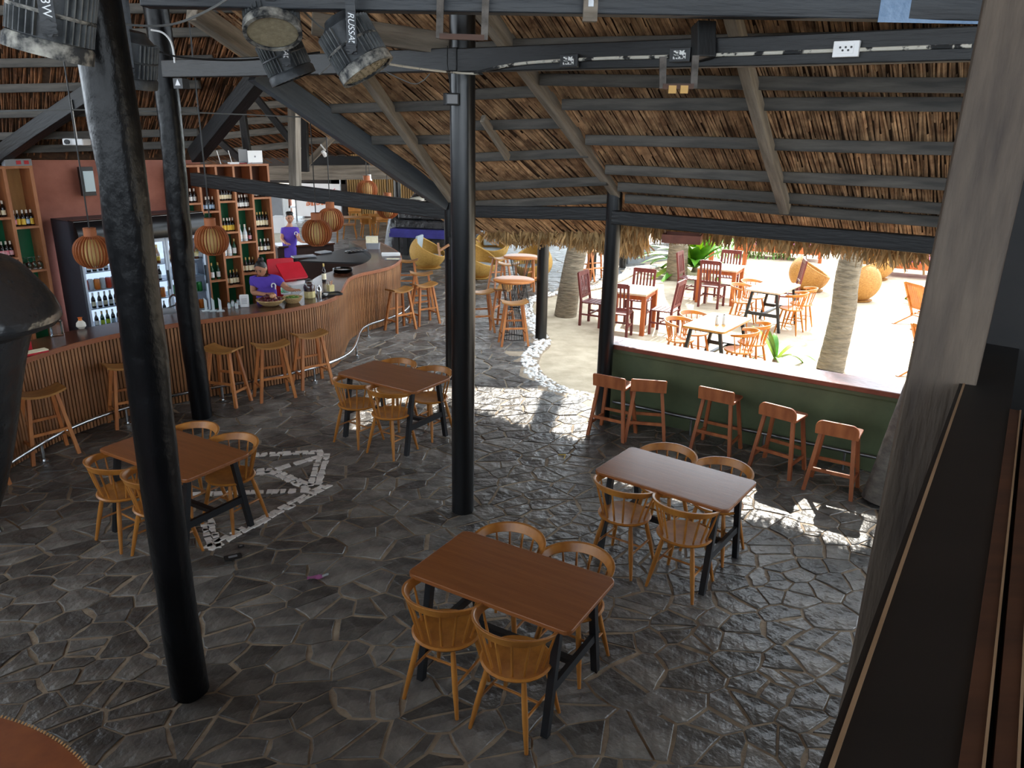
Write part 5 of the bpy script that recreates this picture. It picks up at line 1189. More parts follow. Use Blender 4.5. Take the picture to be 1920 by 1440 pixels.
def make_slatchair():
    t = thing('slat_chair', '', 'chair'); m = 'red_wood'
    for k in range(5): mb = MB(); mb.box((0, -.17 + k * .085, .44), (.42, .07, .022)); mb.build('seat_slat', m, t)
    for sx in (-1, 1):
        mb = MB(); mb.bar((sx * .20, .19, 0), (sx * .20, .19, .43), .042, .042); mb.build('leg', m, t)
        mb = MB(); mb.bar((sx * .20, -.20, .0), (sx * .20, -.19, .45), .042, .042); mb.bar((sx * .20, -.19, .45), (sx * .20, -.27, .98), .042, .036); mb.build('back_leg', m, t)
        mb = MB(); mb.bar((sx * .20, -.19, .22), (sx * .20, .19, .22), .024, .03); mb.build('side_rail', m, t)
    mb = MB(); mb.bar((-.20, -.265, .95), (.20, -.265, .95), .03, .08); mb.build('top_rail', m, t)
    mb = MB(); mb.bar((-.20, -.205, .54), (.20, -.205, .54), .03, .05); mb.build('lower_rail', m, t)
    for k in range(5): x = -.13 + k * .065; mb = MB(); mb.bar((x, -.205, .55), (x, -.262, .93), .030, .014, up=(0, 1, 0)); mb.build('back_slat', m, t)
    mb = MB(); mb.bar((-.20, 0, .25), (.20, 0, .25), .024, .03); mb.build('cross_rail', m, t)
    return t
sc0 = make_slatchair(); su = []
for (cx, cy, a), nm in (((2.11, 13.75, R(-25)), 'behind the counter post'), ((4.42, 16.37, R(-28)), 'by the green plant')):
    e = Vector((math.cos(a), math.sin(a), 0)); n = Vector((-e.y, e.x, 0))
    for off, rz, sd_ in ((-n * .62, a, 'bar side'), (n * .62, a + PI, 'far side'), (-e * .66, a - PI / 2, 'plant side'), (e * .66, a + PI / 2, 'lounger side')):
        if sd_ == 'lounger side' and 'plant' in nm: off, rz = e * 1.35 + n * .35, a + PI / 2 + .2
        p = Vector((cx, cy, GZ)) + off
        place(sc0, su, p, rz + R(random.uniform(-8, 8)), 'dark red slat back chair at the %s of the table %s' % (sd_, nm), 'red slat chairs in the garden')
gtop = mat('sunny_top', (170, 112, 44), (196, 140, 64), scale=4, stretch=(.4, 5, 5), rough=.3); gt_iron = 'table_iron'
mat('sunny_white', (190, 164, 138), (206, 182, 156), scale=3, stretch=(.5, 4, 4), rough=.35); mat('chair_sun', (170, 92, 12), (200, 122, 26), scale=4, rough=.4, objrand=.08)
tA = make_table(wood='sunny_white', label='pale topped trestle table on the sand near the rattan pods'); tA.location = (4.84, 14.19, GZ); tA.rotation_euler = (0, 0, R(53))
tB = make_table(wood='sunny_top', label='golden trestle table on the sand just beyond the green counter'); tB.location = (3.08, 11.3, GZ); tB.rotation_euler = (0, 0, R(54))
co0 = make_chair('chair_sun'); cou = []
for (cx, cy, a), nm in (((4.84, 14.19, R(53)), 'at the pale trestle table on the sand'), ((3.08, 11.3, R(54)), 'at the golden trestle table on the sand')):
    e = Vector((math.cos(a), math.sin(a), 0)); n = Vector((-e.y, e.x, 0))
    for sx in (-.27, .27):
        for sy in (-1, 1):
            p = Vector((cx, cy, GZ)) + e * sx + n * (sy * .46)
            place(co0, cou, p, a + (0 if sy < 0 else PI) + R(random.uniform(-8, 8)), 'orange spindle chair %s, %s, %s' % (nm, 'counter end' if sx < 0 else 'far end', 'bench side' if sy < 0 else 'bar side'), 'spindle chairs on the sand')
# glasses and shaker on golden table
for dx, h_ in ((-.05, .10), (.05, .12)):
    t = thing('table_shaker', 'small steel capped shaker on the golden garden table', 'shaker', (3.08 + dx, 11.15, GZ + .75), 0, 'shakers on the garden table'); mb = MB(); mb.lathe([(.03, 0), (.03, h_), (.02, h_ + .02)], 12); mb.build('body', 'bottle_clear', t, smooth=True); mb = MB(); mb.lathe([(.022, h_ + .02), (.016, h_ + .035)], 12); mb.build('cap', 'steel', t, smooth=True)

# ================================================================ rattan pod chairs
def make_pod(m, label, cushion='cushion_white', back=False, group='rattan pod chairs'):
    t = thing('rattan_pod', label, 'chair', group=group); mb = MB(); N, M = 48, 18; Rr, Rz = .46, .42
    cut = lambda a, z: .54 + .24 * math.cos(a)                   # rim is high at the back (angle 0 = local +X back)
    def P_(a, v, ins):
        zmax = cut(a, 0); z = .0 + zmax * v + .0; th = (z - .40) / Rz; rr = Rr * math.sqrt(max(.12, 1 - min(1, th * th) * .92)) * (1 + .012 * math.cos(a * 16)) - ins
        return (rr * math.cos(a), rr * math.sin(a), z + .02)
    vs = []; fs = []
    for ins in (0, .035):
        for j in range(M + 1):
            for i in range(N): vs.append(P_(2 * PI * i / N, j / M, ins))
    o = (M + 1) * N
    for j in range(M):
        for i in range(N):
            a, b = j * N + i, j * N + (i + 1) % N; fs.append((a, b, b + N, a + N)); fs.append((o + a, o + a + N, o + b + N, o + b))
    for i in range(N): a, b = M * N + i, M * N + (i + 1) % N; fs.append((a, b, o + b, o + a))
    mb.add(vs, fs); mb.build('shell', m, t, smooth=True)
    mb = MB(); mb.tube([P_(2 * PI * i / N, 1, .017) for i in range(N)], .022, 8, loop=True); mb.build('rim', m, t, smooth=True)
    mb = MB(); mb.lathe([(.30, 0), (.34, .03)], 30); mb.build('base', m, t)
    mb = MB(); mb.lathe([(.001, .22), (.37, .23), (.40, .27), (.37, .32), (.001, .33)], 30); mb.build('seat_cushion', cushion, t, smooth=True)
    if back: mb = MB(); mb.box((.22, 0, .56), (.07, .42, .44)); ob = mb.build('back_cushion', 'cushion_grey', t, bevel=.03); ob.rotation_euler = (0, R(-8), 0); ob.location = (.10, 0, .02)
    return t
pd = make_pod('rattan', 'round rattan pod chair standing alone on the bright sand', 'pale_top'); pd.location = (6.85, 17.75, GZ); pd.rotation_euler = (0, 0, R(165))
pd = make_pod('rattan', 'round rattan pod chair behind the ringed palm trunk', 'pale_top'); pd.location = (7.55, 16.75, GZ); pd.rotation_euler = (0, 0, R(-70))
pd = make_pod('rattan', 'furthest rattan pod chair beyond the palm trunk', 'pale_top'); pd.location = (9.1, 19.4, GZ); pd.rotation_euler = (0, 0, R(0))
pd = make_pod('rattan_dim', 'rattan pod chair with grey cushions beside the rounded bar end', 'cushion_grey', True); pd.location = (-2.2, 19.6, 0); pd.rotation_euler = (0, 0, R(165))
pd = make_pod('rattan_dim', 'rattan pod chair with a tall grey back cushion behind the wire tables', 'cushion_grey', True); pd.location = (-.62, 20.9, 0); pd.rotation_euler = (0, 0, R(95))
pd = make_pod('rattan_dim', 'rattan pod chair half hidden by the smooth mid post', 'cushion_grey'); pd.location = (-.86, 18.4, 0); pd.rotation_euler = (0, 0, R(150))
pd = make_pod('rattan_dim', 'rattan pod chair behind the black post by the pebbles', 'cushion_grey'); pd.location = (.45, 18.3, 0); pd.rotation_euler = (0, 0, R(60))

# ================================================================ wire bar tables and stools
def make_wire():
    t = thing('wire_table', '', 'table'); H = 1.02
    mb = MB(); mb.lathe([(.33, H - .035), (.345, H - .025), (.345, H - .006), (.338, H)], 36); mb.build('tabletop', mat('wire_top', (164, 96, 44), (200, 128, 66), scale=4, stretch=(.5, 5, 5), rough=.35) if 'wire_top' not in MATS else 'wire_top', t, smooth=True)
    mb = MB(); n = 26
    for k in range(n):
        a = 2 * PI * k / n; mb.tube([(.20 * math.cos(a), .20 * math.sin(a), 0), (.105 * math.cos(a + .25), .105 * math.sin(a + .25), .52), (.22 * math.cos(a + .5), .22 * math.sin(a + .5), H - .03)], .004, 5)
    mb.build('wire_base', 'table_iron', t)
    for r_, z in ((.20, .008), (.108, .52), (.22, H - .04)): mb = MB(); mb.tube([(r_ * math.cos(2 * PI * k / 30), r_ * math.sin(2 * PI * k / 30), z) for k in range(30)], .007, 6, loop=True); mb.build('ring', 'table_iron', t, smooth=True)
    return t
wt0 = make_wire(); wu = []
place(wt0, wu, (.0, 12.80, 0), 0, 'round wire based bar table beside the black post and pebbles', 'round wire tables')
place(wt0, wu, (.13, 15.3, 0), 0, 'round wire based bar table in front of the pod chairs', 'round wire tables')
for x, y, z, dg, lab in ((964, 566, .72, 10, 'stool in front of the wire table by the pebbles'), (943, 541, .72, 75, 'stool beside the wire table, half behind its wires'), (901, 546, .72, 15, 'stool peeping out from behind the smooth mid post'),
                         (938, 483, .72, 30, 'stool before the further wire table and pod chair'), (954, 494, .72, 0, 'stool between the two wire tables'), (1000, 483, .72, 60, 'stool behind the black post by the further wire table')):
    p = onz(x, y, z); stool(p.x, p.y, dg, lab, 'saddle stools at the wire tables')
for x, y, lab in ((1096, 470, 'far saddle stool behind the leaning palm trunk'), (1120, 468, 'far saddle stool beyond the dark far post')):
    p = onz(x, y, .72); stool(p.x, p.y, 20, lab, 'far saddle stools')

# ================================================================ slatted loungers, daybeds
def make_lounger(label, loc, rz):
    t = thing('garden_bench', label, 'bench', loc, rz, 'slatted garden benches'); m = 'orange_wood2'
    W = .62
    for k in range(9): y = -W / 2 + .04 + k * (W - .08) / 8; mb = MB(); mb.bar((-.18, y, .42), (-.46, y, 1.0), .016, .045, up=(0, 1, 0)); mb.build('back_slat', m, t)
    for z, x in ((.42, -.18), (1.0, -.46)): mb = MB(); mb.bar((x, -W / 2, z), (x, W / 2, z), .035, .06); mb.build('back_rail', m, t)
    for s_ in (-1, 1):
        y = s_ * W / 2; mb = MB(); mb.bar((-.48, y, 1.03), (-.10, y, .22), .035, .05, up=(0, 1, 0)); mb.build('back_post', m, t)
        mb = MB(); mb.bar((-.62, y, 0), (.42, y, .42), .04, .07, up=(0, 1, 0)); mb.build('side_rail', m, t)
        mb = MB(); mb.bar((.36, y, 0), (.36, y, .62), .05, .05); mb.build('leg', m, t)
        mb = MB(); mb.bar((-.34, y, .64), (.42, y, .64), .07, .028, up=(0, 0, 1)); mb.build('armrest', m, t)
    t.scale = (.8, .8, .8)
    for k in range(6): x = -.12 + k * .10; mb = MB(); mb.bar((x, -W / 2, .26 + x * .38), (x, W / 2, .26 + x * .38), .07, .02); mb.build('seat_slat', m, t)
    return t
mat('orange_wood2', (170, 96, 26), (200, 124, 46), scale=4, rough=.45, objrand=.06)
p = onz(1692, 612, GZ); make_lounger('golden slatted garden bench on the bright sand', (p.x + .45, p.y + .1, GZ), R(15))
p = onz(1697, 716, GZ); make_lounger('golden slatted garden bench near the rough leaning trunk', (p.x + .55, p.y + .2, GZ), R(20))
def daybed(label, loc, rz, L, W, H, cm, pillows, m='orange_wood'):
    t = thing('daybed', label, 'daybed', loc, rz, 'garden daybeds')
    for s_ in (-1, 1): mb = MB(); mb.box((0, s_ * (W / 2 - .03), H - .09), (L, .05, .18)); mb.build('side_rail', m, t); mb = MB(); mb.box((s_ * (L / 2 - .03), 0, H - .09), (.05, W - .1, .18)); mb.build('end_rail', m, t)
    for sx in (-1, 1):
        for sy in (-1, 1): mb = MB(); mb.box((sx * (L / 2 - .04), sy * (W / 2 - .04), (H + .3) / 2), (.09, .09, H + .3)); mb.build('post', m, t)
    mb = MB(); mb.box((0, 0, H + .02), (L - .14, W - .14, .14)); mb.build('mattress', cm, t, bevel=.04)
    for k in range(pillows): mb = MB(); mb.ball((0, 0, 0), .2, 14, 10, (1.25, .8, .45)); o = mb.build('pillow', 'cushion_purple', t, smooth=True); o.location = (-L / 2 + .4 + k * (L - .8) / max(1, pillows - 1), W / 2 - .2, H + .16); o.rotation_euler = (R(35), 0, R(random.uniform(-20, 20)))
    return t
daybed('orange framed daybed with mauve mattress and purple cushions by the big timber', (10.6, 19.9, GZ), R(-25), 2.0, 1.2, .42, 'cushion_mauve', 2)
daybed('long orange framed daybed behind the lone rattan pod', (7.7, 22.6, GZ), R(-20), 2.4, 1.0, .40, 'cushion_mauve', 3)
daybed('further orange framed daybed behind the palm trunk top', (10.6, 24.0, GZ), R(-20), 2.2, 1.0, .42, 'cushion_mauve', 2)
t = thing('garden_table', 'tall orange timber table far off on the grass', 'table', (5.9, 21.3, GZ), R(-20)); mb = MB(); mb.box((0, 0, .80), (1.0, .5, .05)); mb.build('tabletop', 'orange_wood', t)
for sx in (-1, 1):
    for sy in (-1, 1): mb = MB(); mb.box((sx * .45, sy * .2, .39), (.09, .09, .78)); mb.build('leg', 'orange_wood', t)
# grass patch and kerb
mb = MB()
for i in range(1400):
    x, y = random.uniform(5.2, 8.2), random.uniform(22.2, 27.5); h_ = random.uniform(.08, .2); a = random.uniform(0, 6.3); w_ = .02
    mb.add([(x - w_ * math.cos(a), y - w_ * math.sin(a), GZ), (x + w_ * math.cos(a), y + w_ * math.sin(a), GZ), (x + random.uniform(-.06, .06), y + random.uniform(-.06, .06), GZ + h_)], [(0, 1, 2)], rnd=random.random())
tag(mb.build('grass_patch', 'grass'), 'short green grass beyond the garden daybeds', 'grass', kind='stuff')
a, b = onz(1170, 500, 0), onz(1262, 488, 0); t = thing('kerb_wall', 'low dark grey rendered wall at the edge of the sand', 'wall', a); d = b - a; mb = MB(); mb.bar(Vector((0, .6, .2)), d * 1.15 + Vector((0, .6, .2)), .5, .48); mb.build('wall_body', 'kerb_grey', t, bevel=.02); mb = MB(); mb.bar(Vector((0, .6, .455)), d * 1.15 + Vector((0, .6, .455)), .56, .04); mb.build('coping', 'kerb_grey', t)
def hedge(x0, x1, y0, y1, h_, n, m, label):
    mb = MB()
    for i in range(n):
        c = Vector((random.uniform(x0, x1), random.uniform(y0, y1), GZ + random.uniform(.05, h_))); s_ = random.uniform(.10, .25); v1 = Vector((random.gauss(0, 1), random.gauss(0, 1), random.gauss(0, 1))).normalized(); v2 = v1.cross(Vector((random.gauss(0, 1), random.gauss(0, 1), random.gauss(0, 1)))).normalized()
        mb.add([c - v1 * s_, c + v2 * s_ * .35, c + v1 * s_, c - v2 * s_ * .35], [(0, 1, 2, 3)], rnd=random.random())
    return tag(mb.build('hedge', m), label, 'hedge', kind='stuff')
hedge(-2, 30, 31, 34, 2.4, 6000, 'leaf_green', 'leafy green hedge far behind the garden')

# ================================================================ palms and plants
def palm(label, pts, r0, r1, m, crown=True, rings=True):
    base = Vector(pts[0]); t = thing('palm_tree', label, 'palm', base); path = spline([Vector(p) - base for p in pts], 14)
    n = len(path); mb = MB(); rad = []
    fine = resample(path, .035); L = len(fine)
    for i in range(L):
        u = i / L; rr = r0 + (r1 - r0) * min(1, u * 1.6) + .10 * r0 * math.exp(-u * 14); rr *= 1 + (.028 * (((i * .035) % .17) / .17) if rings else 0) + random.uniform(-.006, .006); rad.append(rr)
    mb.tube(fine, rad, 18); mb.build('trunk', m, t, smooth=True)
    if crown:
        top = fine[-1]
        for k in range(15):
            a = 2 * PI * k / 15 + random.uniform(-.15, .15); el = random.uniform(.05, .75); ln = random.uniform(2.0, 2.7); dr = Vector((math.cos(a), math.sin(a), 0)); mb = MB(); rib = []
            for j in range(15): s_ = j / 14; rib.append(top + dr * (ln * s_ * (1 - .12 * s_)) + Vector((0, 0, ln * (el * s_ - 1.0 * s_ * s_))))
            mb.tube(rib, [.022 * (1 - j / 16) for j in range(15)], 5)
            sidev = dr.cross(Vector((0, 0, 1)))
            for j in range(2, 60):
                s_ = j / 60; f = s_ * 14; i0 = min(13, int(f)); p = rib[i0] + (rib[i0 + 1] - rib[i0]) * (f - i0); tl = (rib[i0 + 1] - rib[i0]).normalized(); ll = .62 * math.sin(PI * min(1, .12 + s_ * .86)) ** .7
                for sg in (-1, 1):
                    dv = (sidev * sg + tl * .5 + Vector((0, 0, -.35))).normalized(); q = p + dv * ll; w_ = tl * .018
                    mb.add([p - w_, p + w_, q], [(0, 1, 2)], rnd=random.random())
            mb.build('frond', 'palm_leaf', t)
    return t
P2b = onz(1556, 694, GZ)
palm('ringed palm trunk leaning over the counter on the bright sand', [P2b, P2b + Vector((.13, .15, .85)), ony(1598, 480, P2b.y + .4), Vector((5.75, 12.3, 3.6)), Vector((6.1, 12.6, 6.4))], .185, .15, 'palm_bark')
P1b = onz(1060, 592, GZ)
palm('leaning palm trunk with mossy foot beside the pebble edging', [P1b, P1b + Vector((.08, 0, .7)), ony(1087, 448, P1b.y + .1), Vector((1.75, 14.9, 4.0)), Vector((2.3, 15.0, 10.0))], .20, .155, 'palm_bark', True, False)
P3b = onz(1268, 524, GZ)
palm('grey palm trunk rising from the green leafy plant', [P3b, P3b + Vector((.0, 0, 1.0)), P3b + Vector((.25, .4, 3.0)), P3b + Vector((1.0, 1.4, 6.5))], .24, .17, 'palm_bark', False)
TRb = onz(1652, 940, 0)
tr_ = palm('rough grey leaning trunk at the end of the green counter', [TRb, TRb + Vector((.16, .06, .8)), TRb + Vector((.36, .16, 1.6)), TRb + Vector((.62, .32, 2.5))], .17, .15, 'bark_grey', False, False)
def leafy(name, label, loc, n, L, W, m, spread=1.0, group=None):
    t = thing(name, label, 'plant', loc, 0, group)
    mb = MB(); mb.lathe([(.10 * spread, 0), (.06 * spread, .12), (.02, .18)], 12); mb.build('crown', 'palm_bark', t)
    for k in range(n):
        a = 2 * PI * k / n * 1.0 + random.uniform(-.25, .25); el = random.uniform(.25, 1.25); ln = L * random.uniform(.7, 1.1); d = Vector((math.cos(a), math.sin(a), 0)); s2 = Vector((-d.y, d.x, 0)); mb = MB(); vs = []; fs = []; M_n = 10
        for j in range(M_n + 1):
            s_ = j / M_n; c = d * (ln * s_ * math.cos(el) * spread) + Vector((0, 0, .1 + ln * (math.sin(el) * s_ - .55 * s_ * s_ * math.cos(el)))); ww = W * math.sin(PI * min(1, .10 + s_ * .90)) ** .8
            vs += [c - s2 * ww + Vector((0, 0, ww * .35)), c, c + s2 * ww + Vector((0, 0, ww * .35))]
        for j in range(M_n):
            for q in (0, 1): b = j * 3 + q; fs.append((b, b + 1, b + 4, b + 3))
        mb.add(vs, fs, rnd=random.random()); mb.build('leaf', m if k % 4 else 'leaf_yellow', t, smooth=True)
    return t
leafy('leafy_plant', 'big bright green leafy plant around the grey palm trunk', onz(1290, 520, GZ) + Vector((.2, .2, .1)), 44, 1.9, .13, 'leaf_green')
leafy('leafy_plant', 'small green plant just behind the counter top', onz(1456, 692, GZ) + Vector((0, .1, .0)), 10, 1.0, .05, 'leaf_green', .7)
leafy('leafy_plant', 'green leafy plant beside the slatted bench', (8.9, 16.4, GZ), 14, .9, .10, 'leaf_green')
leafy('leafy_plant', 'yellowish plant glimpsed beyond the dark far post', (3.3, 24.5, GZ), 14, 1.1, .10, 'leaf_yellow')

# hanging wooden tray swing under the eave
t = thing('hanging_tray', 'brown wooden tray hanging on ropes from the eave', 'tray', ony(1279, 452, 8.55), R(-18)); mb = MB(); mb.box((0, 0, 0), (.40, .30, .018)); mb.build('base', 'swing_wood', t)
for dx, dy, lx, ly in ((0, -.15, .40, .015), (0, .15, .40, .015), (-.2, 0, .015, .30), (.2, 0, .015, .30)): mb = MB(); mb.box((dx, dy, .035), (lx, ly, .09)); mb.build('side_board', 'swing_wood', t)
for dx, dy in ((-.19, 0), (.19, 0)): mb = MB(); mb.tube([(dx, dy, .08), (dx * .98, dy + .02, .28), (dx * .9, dy + .02, .62)], .012, 7); mb.build('rope', 'rope', t)

# ================================================================ rear of the pavilion
def wbox(name, c, d, m, label, rz=0): mb = MB(); mb.box((0, 0, 0), d); o = mb.build(name, m); o.location = c; o.rotation_euler = (0, 0, rz); o['kind'] = 'structure'; o['label'] = label; return o
wbox('ceiling', (-5.5, 24.2, 4.95), (16.8, 18, .2), 'thatch_base', 'dark flat roof over the rear pavilion')
wbox('ceiling', (-6.2, 12.4, 5.75), (11.5, 9.0, .2), 'thatch_base', 'dark loft above the bar')
wbox('wall_added_left', (-9.6, 3.5, 1.6), (.15, 15, 3.2), 'dark_wall', 'dark unseen wall added at the left to cut side light')  # added out of view to keep side light off the near floor
wbox('wall_added_front', (0, -3.2, 1.25), (20, .15, 2.5), 'dark_wall', 'dark unseen wall added behind the balcony to cut light from behind')  # added behind the camera, its height set to limit light from behind
wbox('wall_added_right', (7.5, -.5, 3.1), (.15, 5.4, 6.4), 'dark_wall', 'dark unseen wall added beside the balcony to cut part of the side light')  # added beside the camera to narrow the light from the right
YB = 31.0
def wseg(x0, x1, y0, y1, m, label, Y=YB, th=.2):
    a, b = ony(x0, y1, Y), ony(x1, y0, Y); mb = MB(); mb.box(((a.x + b.x) / 2, Y, (a.z + b.z) / 2), (abs(b.x - a.x), th, abs(b.z - a.z))); o = mb.build('wall_rear', m); o['kind'] = 'structure'; o['label'] = label; return o
wseg(200, 486, 250, 480, 'dark_wall', 'dark rear wall behind the bottle shelf'); wseg(486, 660, 262, 342, 'dark_wall', 'dark upper rear wall above the banner')
wseg(486, 545, 368, 480, 'brick_wall', 'brick rear wall beside the standing person'); wseg(545, 640, 442, 480, 'dark_wall', 'low rear wall under the bright windows'); wseg(572, 590, 342, 442, 'brick_wall', 'brick pier between the bright windows'); wseg(626, 662, 300, 480, 'dark_wall', 'dark rear pier beside the bamboo wall')
bwall = wseg(655, 862, 225, 480, 'dark_wall', 'bamboo clad rear wall', 30.2, .1); bwall.name = 'wall_bamboo'
bm_ = MB(); bm_.tube([(0, 0, 0), (0, 0, 4.6)], .035, 8); bmm = bm_.mesh('bamboo_cane'); bmm.materials.append(MATS['bamboo'])
x = ony(655, 400, 30.1).x
while x < ony(862, 400, 30.1).x: o = mkobj('bamboo_cane', bmm, None, bwall); o.location = (x, 30.1, 0); x += .088
x = ony(598, 400, 30.1).x
while x < ony(656, 400, 30.1).x:
    bs_ = MB(); bs_.tube([(0, 0, 3.15), (0, 0, 4.5)], .035, 8); o = bs_.build('bamboo_cane', 'bamboo', bwall); o.location = (x, 30.1, 0); x += .088
# banner with script and peppers
a, b = ony(556, 405, 29.4), ony(638, 345, 29.4); t = thing('banner', 'white banner with orange looping script and small red peppers', 'banner', ((a.x + b.x) / 2, 29.4, (a.z + b.z) / 2)); W_b, H_b = b.x - a.x, b.z - a.z
mb = MB(); mb.box((0, 0, 0), (W_b, .02, H_b)); mb.build('sheet', 'banner', t)
def glyph(x, y, s_, k):
    pts = [(0, 0), (.1, .5), (.3, .55), (.35, .1), (.15, .05)] if k == 0 else [(0, .1), (.05, .5), (.25, .5), (.25, 0), (.4, 0), (.4, .5)] if k == 1 else [(.05, .05), (.2, .0), (.2, .5), (.05, .55)] if k == 2 else [(0, .7), (.15, .85), (.35, .7)]
    mb = MB(); mb.tube([(x + p[0] * s_, -.014, y + p[1] * s_) for p in pts], .045 * s_ / .5 * .8, 6); mb.build('letter', 'banner_text', t, smooth=True)
for i in range(9): glyph(-W_b * .26 + i * W_b * .073, -H_b * .18 + i * .012, .26, (0, 1, 2)[i % 3]);
for i in (1, 4, 6): glyph(-W_b * .26 + i * W_b * .073, -H_b * .12, .26, 3)
for i in range(3): glyph(W_b * .30 + i * .09, -H_b * .42, .26, (1, 0, 2)[i])
for i, (fx, fy) in enumerate(((-.38, .3), (-.05, .32), (.3, .33))): mb = MB(); mb.tube([(W_b * fx, -.014, H_b * fy), (W_b * fx + .06, -.014, H_b * fy - .05), (W_b * fx + .14, -.014, H_b * fy + .04)], [.012, .028, .006], 6); mb.build('pepper_mark', 'banner_red', t, smooth=True)
for s_ in (-1, 1): mb = MB(); mb.tube([(s_ * W_b / 2, 0, -H_b / 2 - .9), (s_ * W_b / 2, 0, H_b / 2 + .3)], .03, 8); mb.build('pole', 'steel_dull', t, smooth=True)
for k in range(2): mb = MB(); mb.tube([(-.5 + k, 0, H_b / 2), (-.5 + k, 0, 4.85 - (a.z + b.z) / 2)], .01, 6); mb.build('hanger', 'cable_black', t)
# window frames in the rear wall
for k, (x0, x1, y0, y1) in enumerate(((546, 572, 386, 442), (590, 626, 384, 442))):
    a, b = ony(x0, y1, YB), ony(x1, y0, YB); cx, cz = (a.x + b.x) / 2, (a.z + b.z) / 2; wd, hg = b.x - a.x, b.z - a.z; mb = MB()
    for dx in (-1, 1): mb.box((cx + dx * (wd / 2 - .04), YB - .1, cz), (.08, .08, hg))
    for dz in (-1, 1): mb.box((cx, YB - .1, cz + dz * (hg / 2 - .04)), (wd, .08, .08))
    o = mb.build('window_%d' % (k + 1), 'white_plastic'); o['kind'] = 'structure'; o['label'] = 'white framed window in the rear wall'; mb = MB(); mb.box((cx, YB - .1, cz), (wd - .1, .01, hg - .1)); mb.build('pane', 'glass', o)
t = thing('parked_box', 'white appliance standing beside the standing person', 'appliance', ony(524, 450, 22.5)); t.location.z = 0; mb = MB(); mb.box((0, 0, .8), (.55, .5, 1.6)); mb.build('case', 'white_plastic', t, bevel=.03); mb = MB(); mb.box((.05, -.26, 1.2), (.35, .02, .6)); mb.build('front_panel', 'grey_plastic', t)
t = thing('water_tank', 'white plastic box on a ledge by the brick wall', 'box', ony(526, 436, 19.5)); tz = t.location.z; t.location.z = 0; mb = MB(); mb.box((0, 0, tz + .2), (.34, .3, .42)); mb.build('box_body', 'white_plastic', t, bevel=.03); mb = MB(); mb.box((0, 0, tz / 2 - .01), (.7, .4, tz)); mb.build('ledge', 'cushion_white', t)
# rear furniture
pole = log_post('wooden_post', (-3.35, 22.4, 0), (-3.35, 22.4, 4.6), .10, .10, 'post_black', 'black round post in front of the bamboo wall', .003, False)
t = thing('covered_heap', 'heap of furniture under a black tarpaulin behind the cushions', 'cover', (-2.25, 22.6, 0)); mb = MB()
mb.grid(lambda u, v: ((u - .5) * 3.0, (v - .5) * 1.3, .0 + 1.85 * math.sin(PI * min(1, max(0, u))) ** .35 * math.sin(PI * min(1, max(0, v))) ** .4 * (1 + .10 * math.sin(u * 11 + v * 5))), 26, 14); mb.build('tarpaulin', 'tarp_black', t, smooth=True)
mb = MB(); mb.box((0, 0, .5), (2.2, .8, 1.0)); mb.build('covered_frame', 'dark_wall', t)
p = onz(795, 431, .82); t = thing('pool_table', 'blue covered table carrying piled cushions', 'table', (p.x, p.y + .4, 0), R(-10)); mb = MB(); mb.box((0, 0, .76), (1.7, 1.0, .14)); mb.build('cloth_top', 'blue_cloth', t, bevel=.02); mb = MB(); mb.box((0, 0, .66), (1.74, 1.04, .10)); mb.build('frame', 'blue_cloth', t)
for sx in (-1, 1):
    for sy in (-1, 1): mb = MB(); mb.box((sx * .7, sy * .38, .31), (.12, .12, .62)); mb.build('leg', 'near_black', t)
tp = t.location
t2 = thing('padded_stack', 'low black padded stack between the blue table and the cushions', 'stack', (tp.x, tp.y, .83), R(-10))
for kz in (0, 1): mb = MB(); mb.box((.05 * kz, 0, .12 + .25 * kz), (1.5 - .1 * kz, .8, .24)); mb.build('pad', 'tarp_black', t2, bevel=.04)
for dx, dy, dz, rz, m, sc, lab in ((-.42, -.15, .90, .3, 'cushion_white', (1.6, 1.0, .35), 'flat pale cushion at the bottom of the pile on the blue table'), (-.30, -.1, 1.04, .5, 'cushion_white', (1.5, .9, .35), 'tilted pale cushion on top of the pile on the blue table'), (.25, -.15, .93, .1, 'cushion_purple', (1.6, .9, .5), 'large purple cushion on the blue table'), (.62, -.2, .88, -.2, 'cushion_white', (1.1, .7, .3), 'pale cushion squeezed beside the purple one'), (.68, -.1, 1.02, .2, 'cushion_purple', (.7, .5, .4), 'small purple cushion at the end of the blue table')):
    mb = MB(); mb.ball((0, 0, 0), .22, 16, 10, sc); o = mb.build('cushion', m, smooth=True); o.location = (tp.x + dx, tp.y + dy, dz + .50); o.rotation_euler = (R(8), R(-14 if m == 'cushion_white' else 5), rz); tag(o, lab, 'cushion', 'cushions on the blue table')
def make_wchair():
    t = thing('wooden_chair', '', 'chair'); m = 'chair_wood'; mb = MB(); mb.prism(rrect(.46, .42, .06), .43, .455); mb.build('seat', m, t)
    for sx in (-1, 1):
        for sy in (-1, 1): mb = MB(); mb.bar((sx * .16, sy * .15, .43), (sx * .23, sy * .21, 0), .034, .034, up=(0, 1, 0)); mb.build('leg', m, t)
    mb = MB(); mb.grid(lambda u, v: ((u - .5) * .46, -.19 - .03 * v - .02 * math.cos((u - .5) * PI), .46 + v * .30), 10, 5); o = mb.build('backrest', m, t); s2 = o.modifiers.new('s', 'SOLIDIFY'); s2.thickness = .02
    return t
wc0 = make_wchair(); wcu = []
for x, y, rz, lab in ((690, 418, 20, 'wooden chair with solid back near the rear table'), (655, 420, 100, 'wooden chair behind the lamp over the bar corner'), (718, 414, 200, 'wooden chair beside the black post by the bamboo wall'), (752, 410, 160, 'wooden chair against the bamboo wall behind the post'), (665, 398, 190, 'wooden chair on the far side of the rear table')):
    p = onz(x, y, .45); place(wc0, wcu, (p.x, p.y, 0), R(rz), lab, 'wooden chairs at the rear tables')
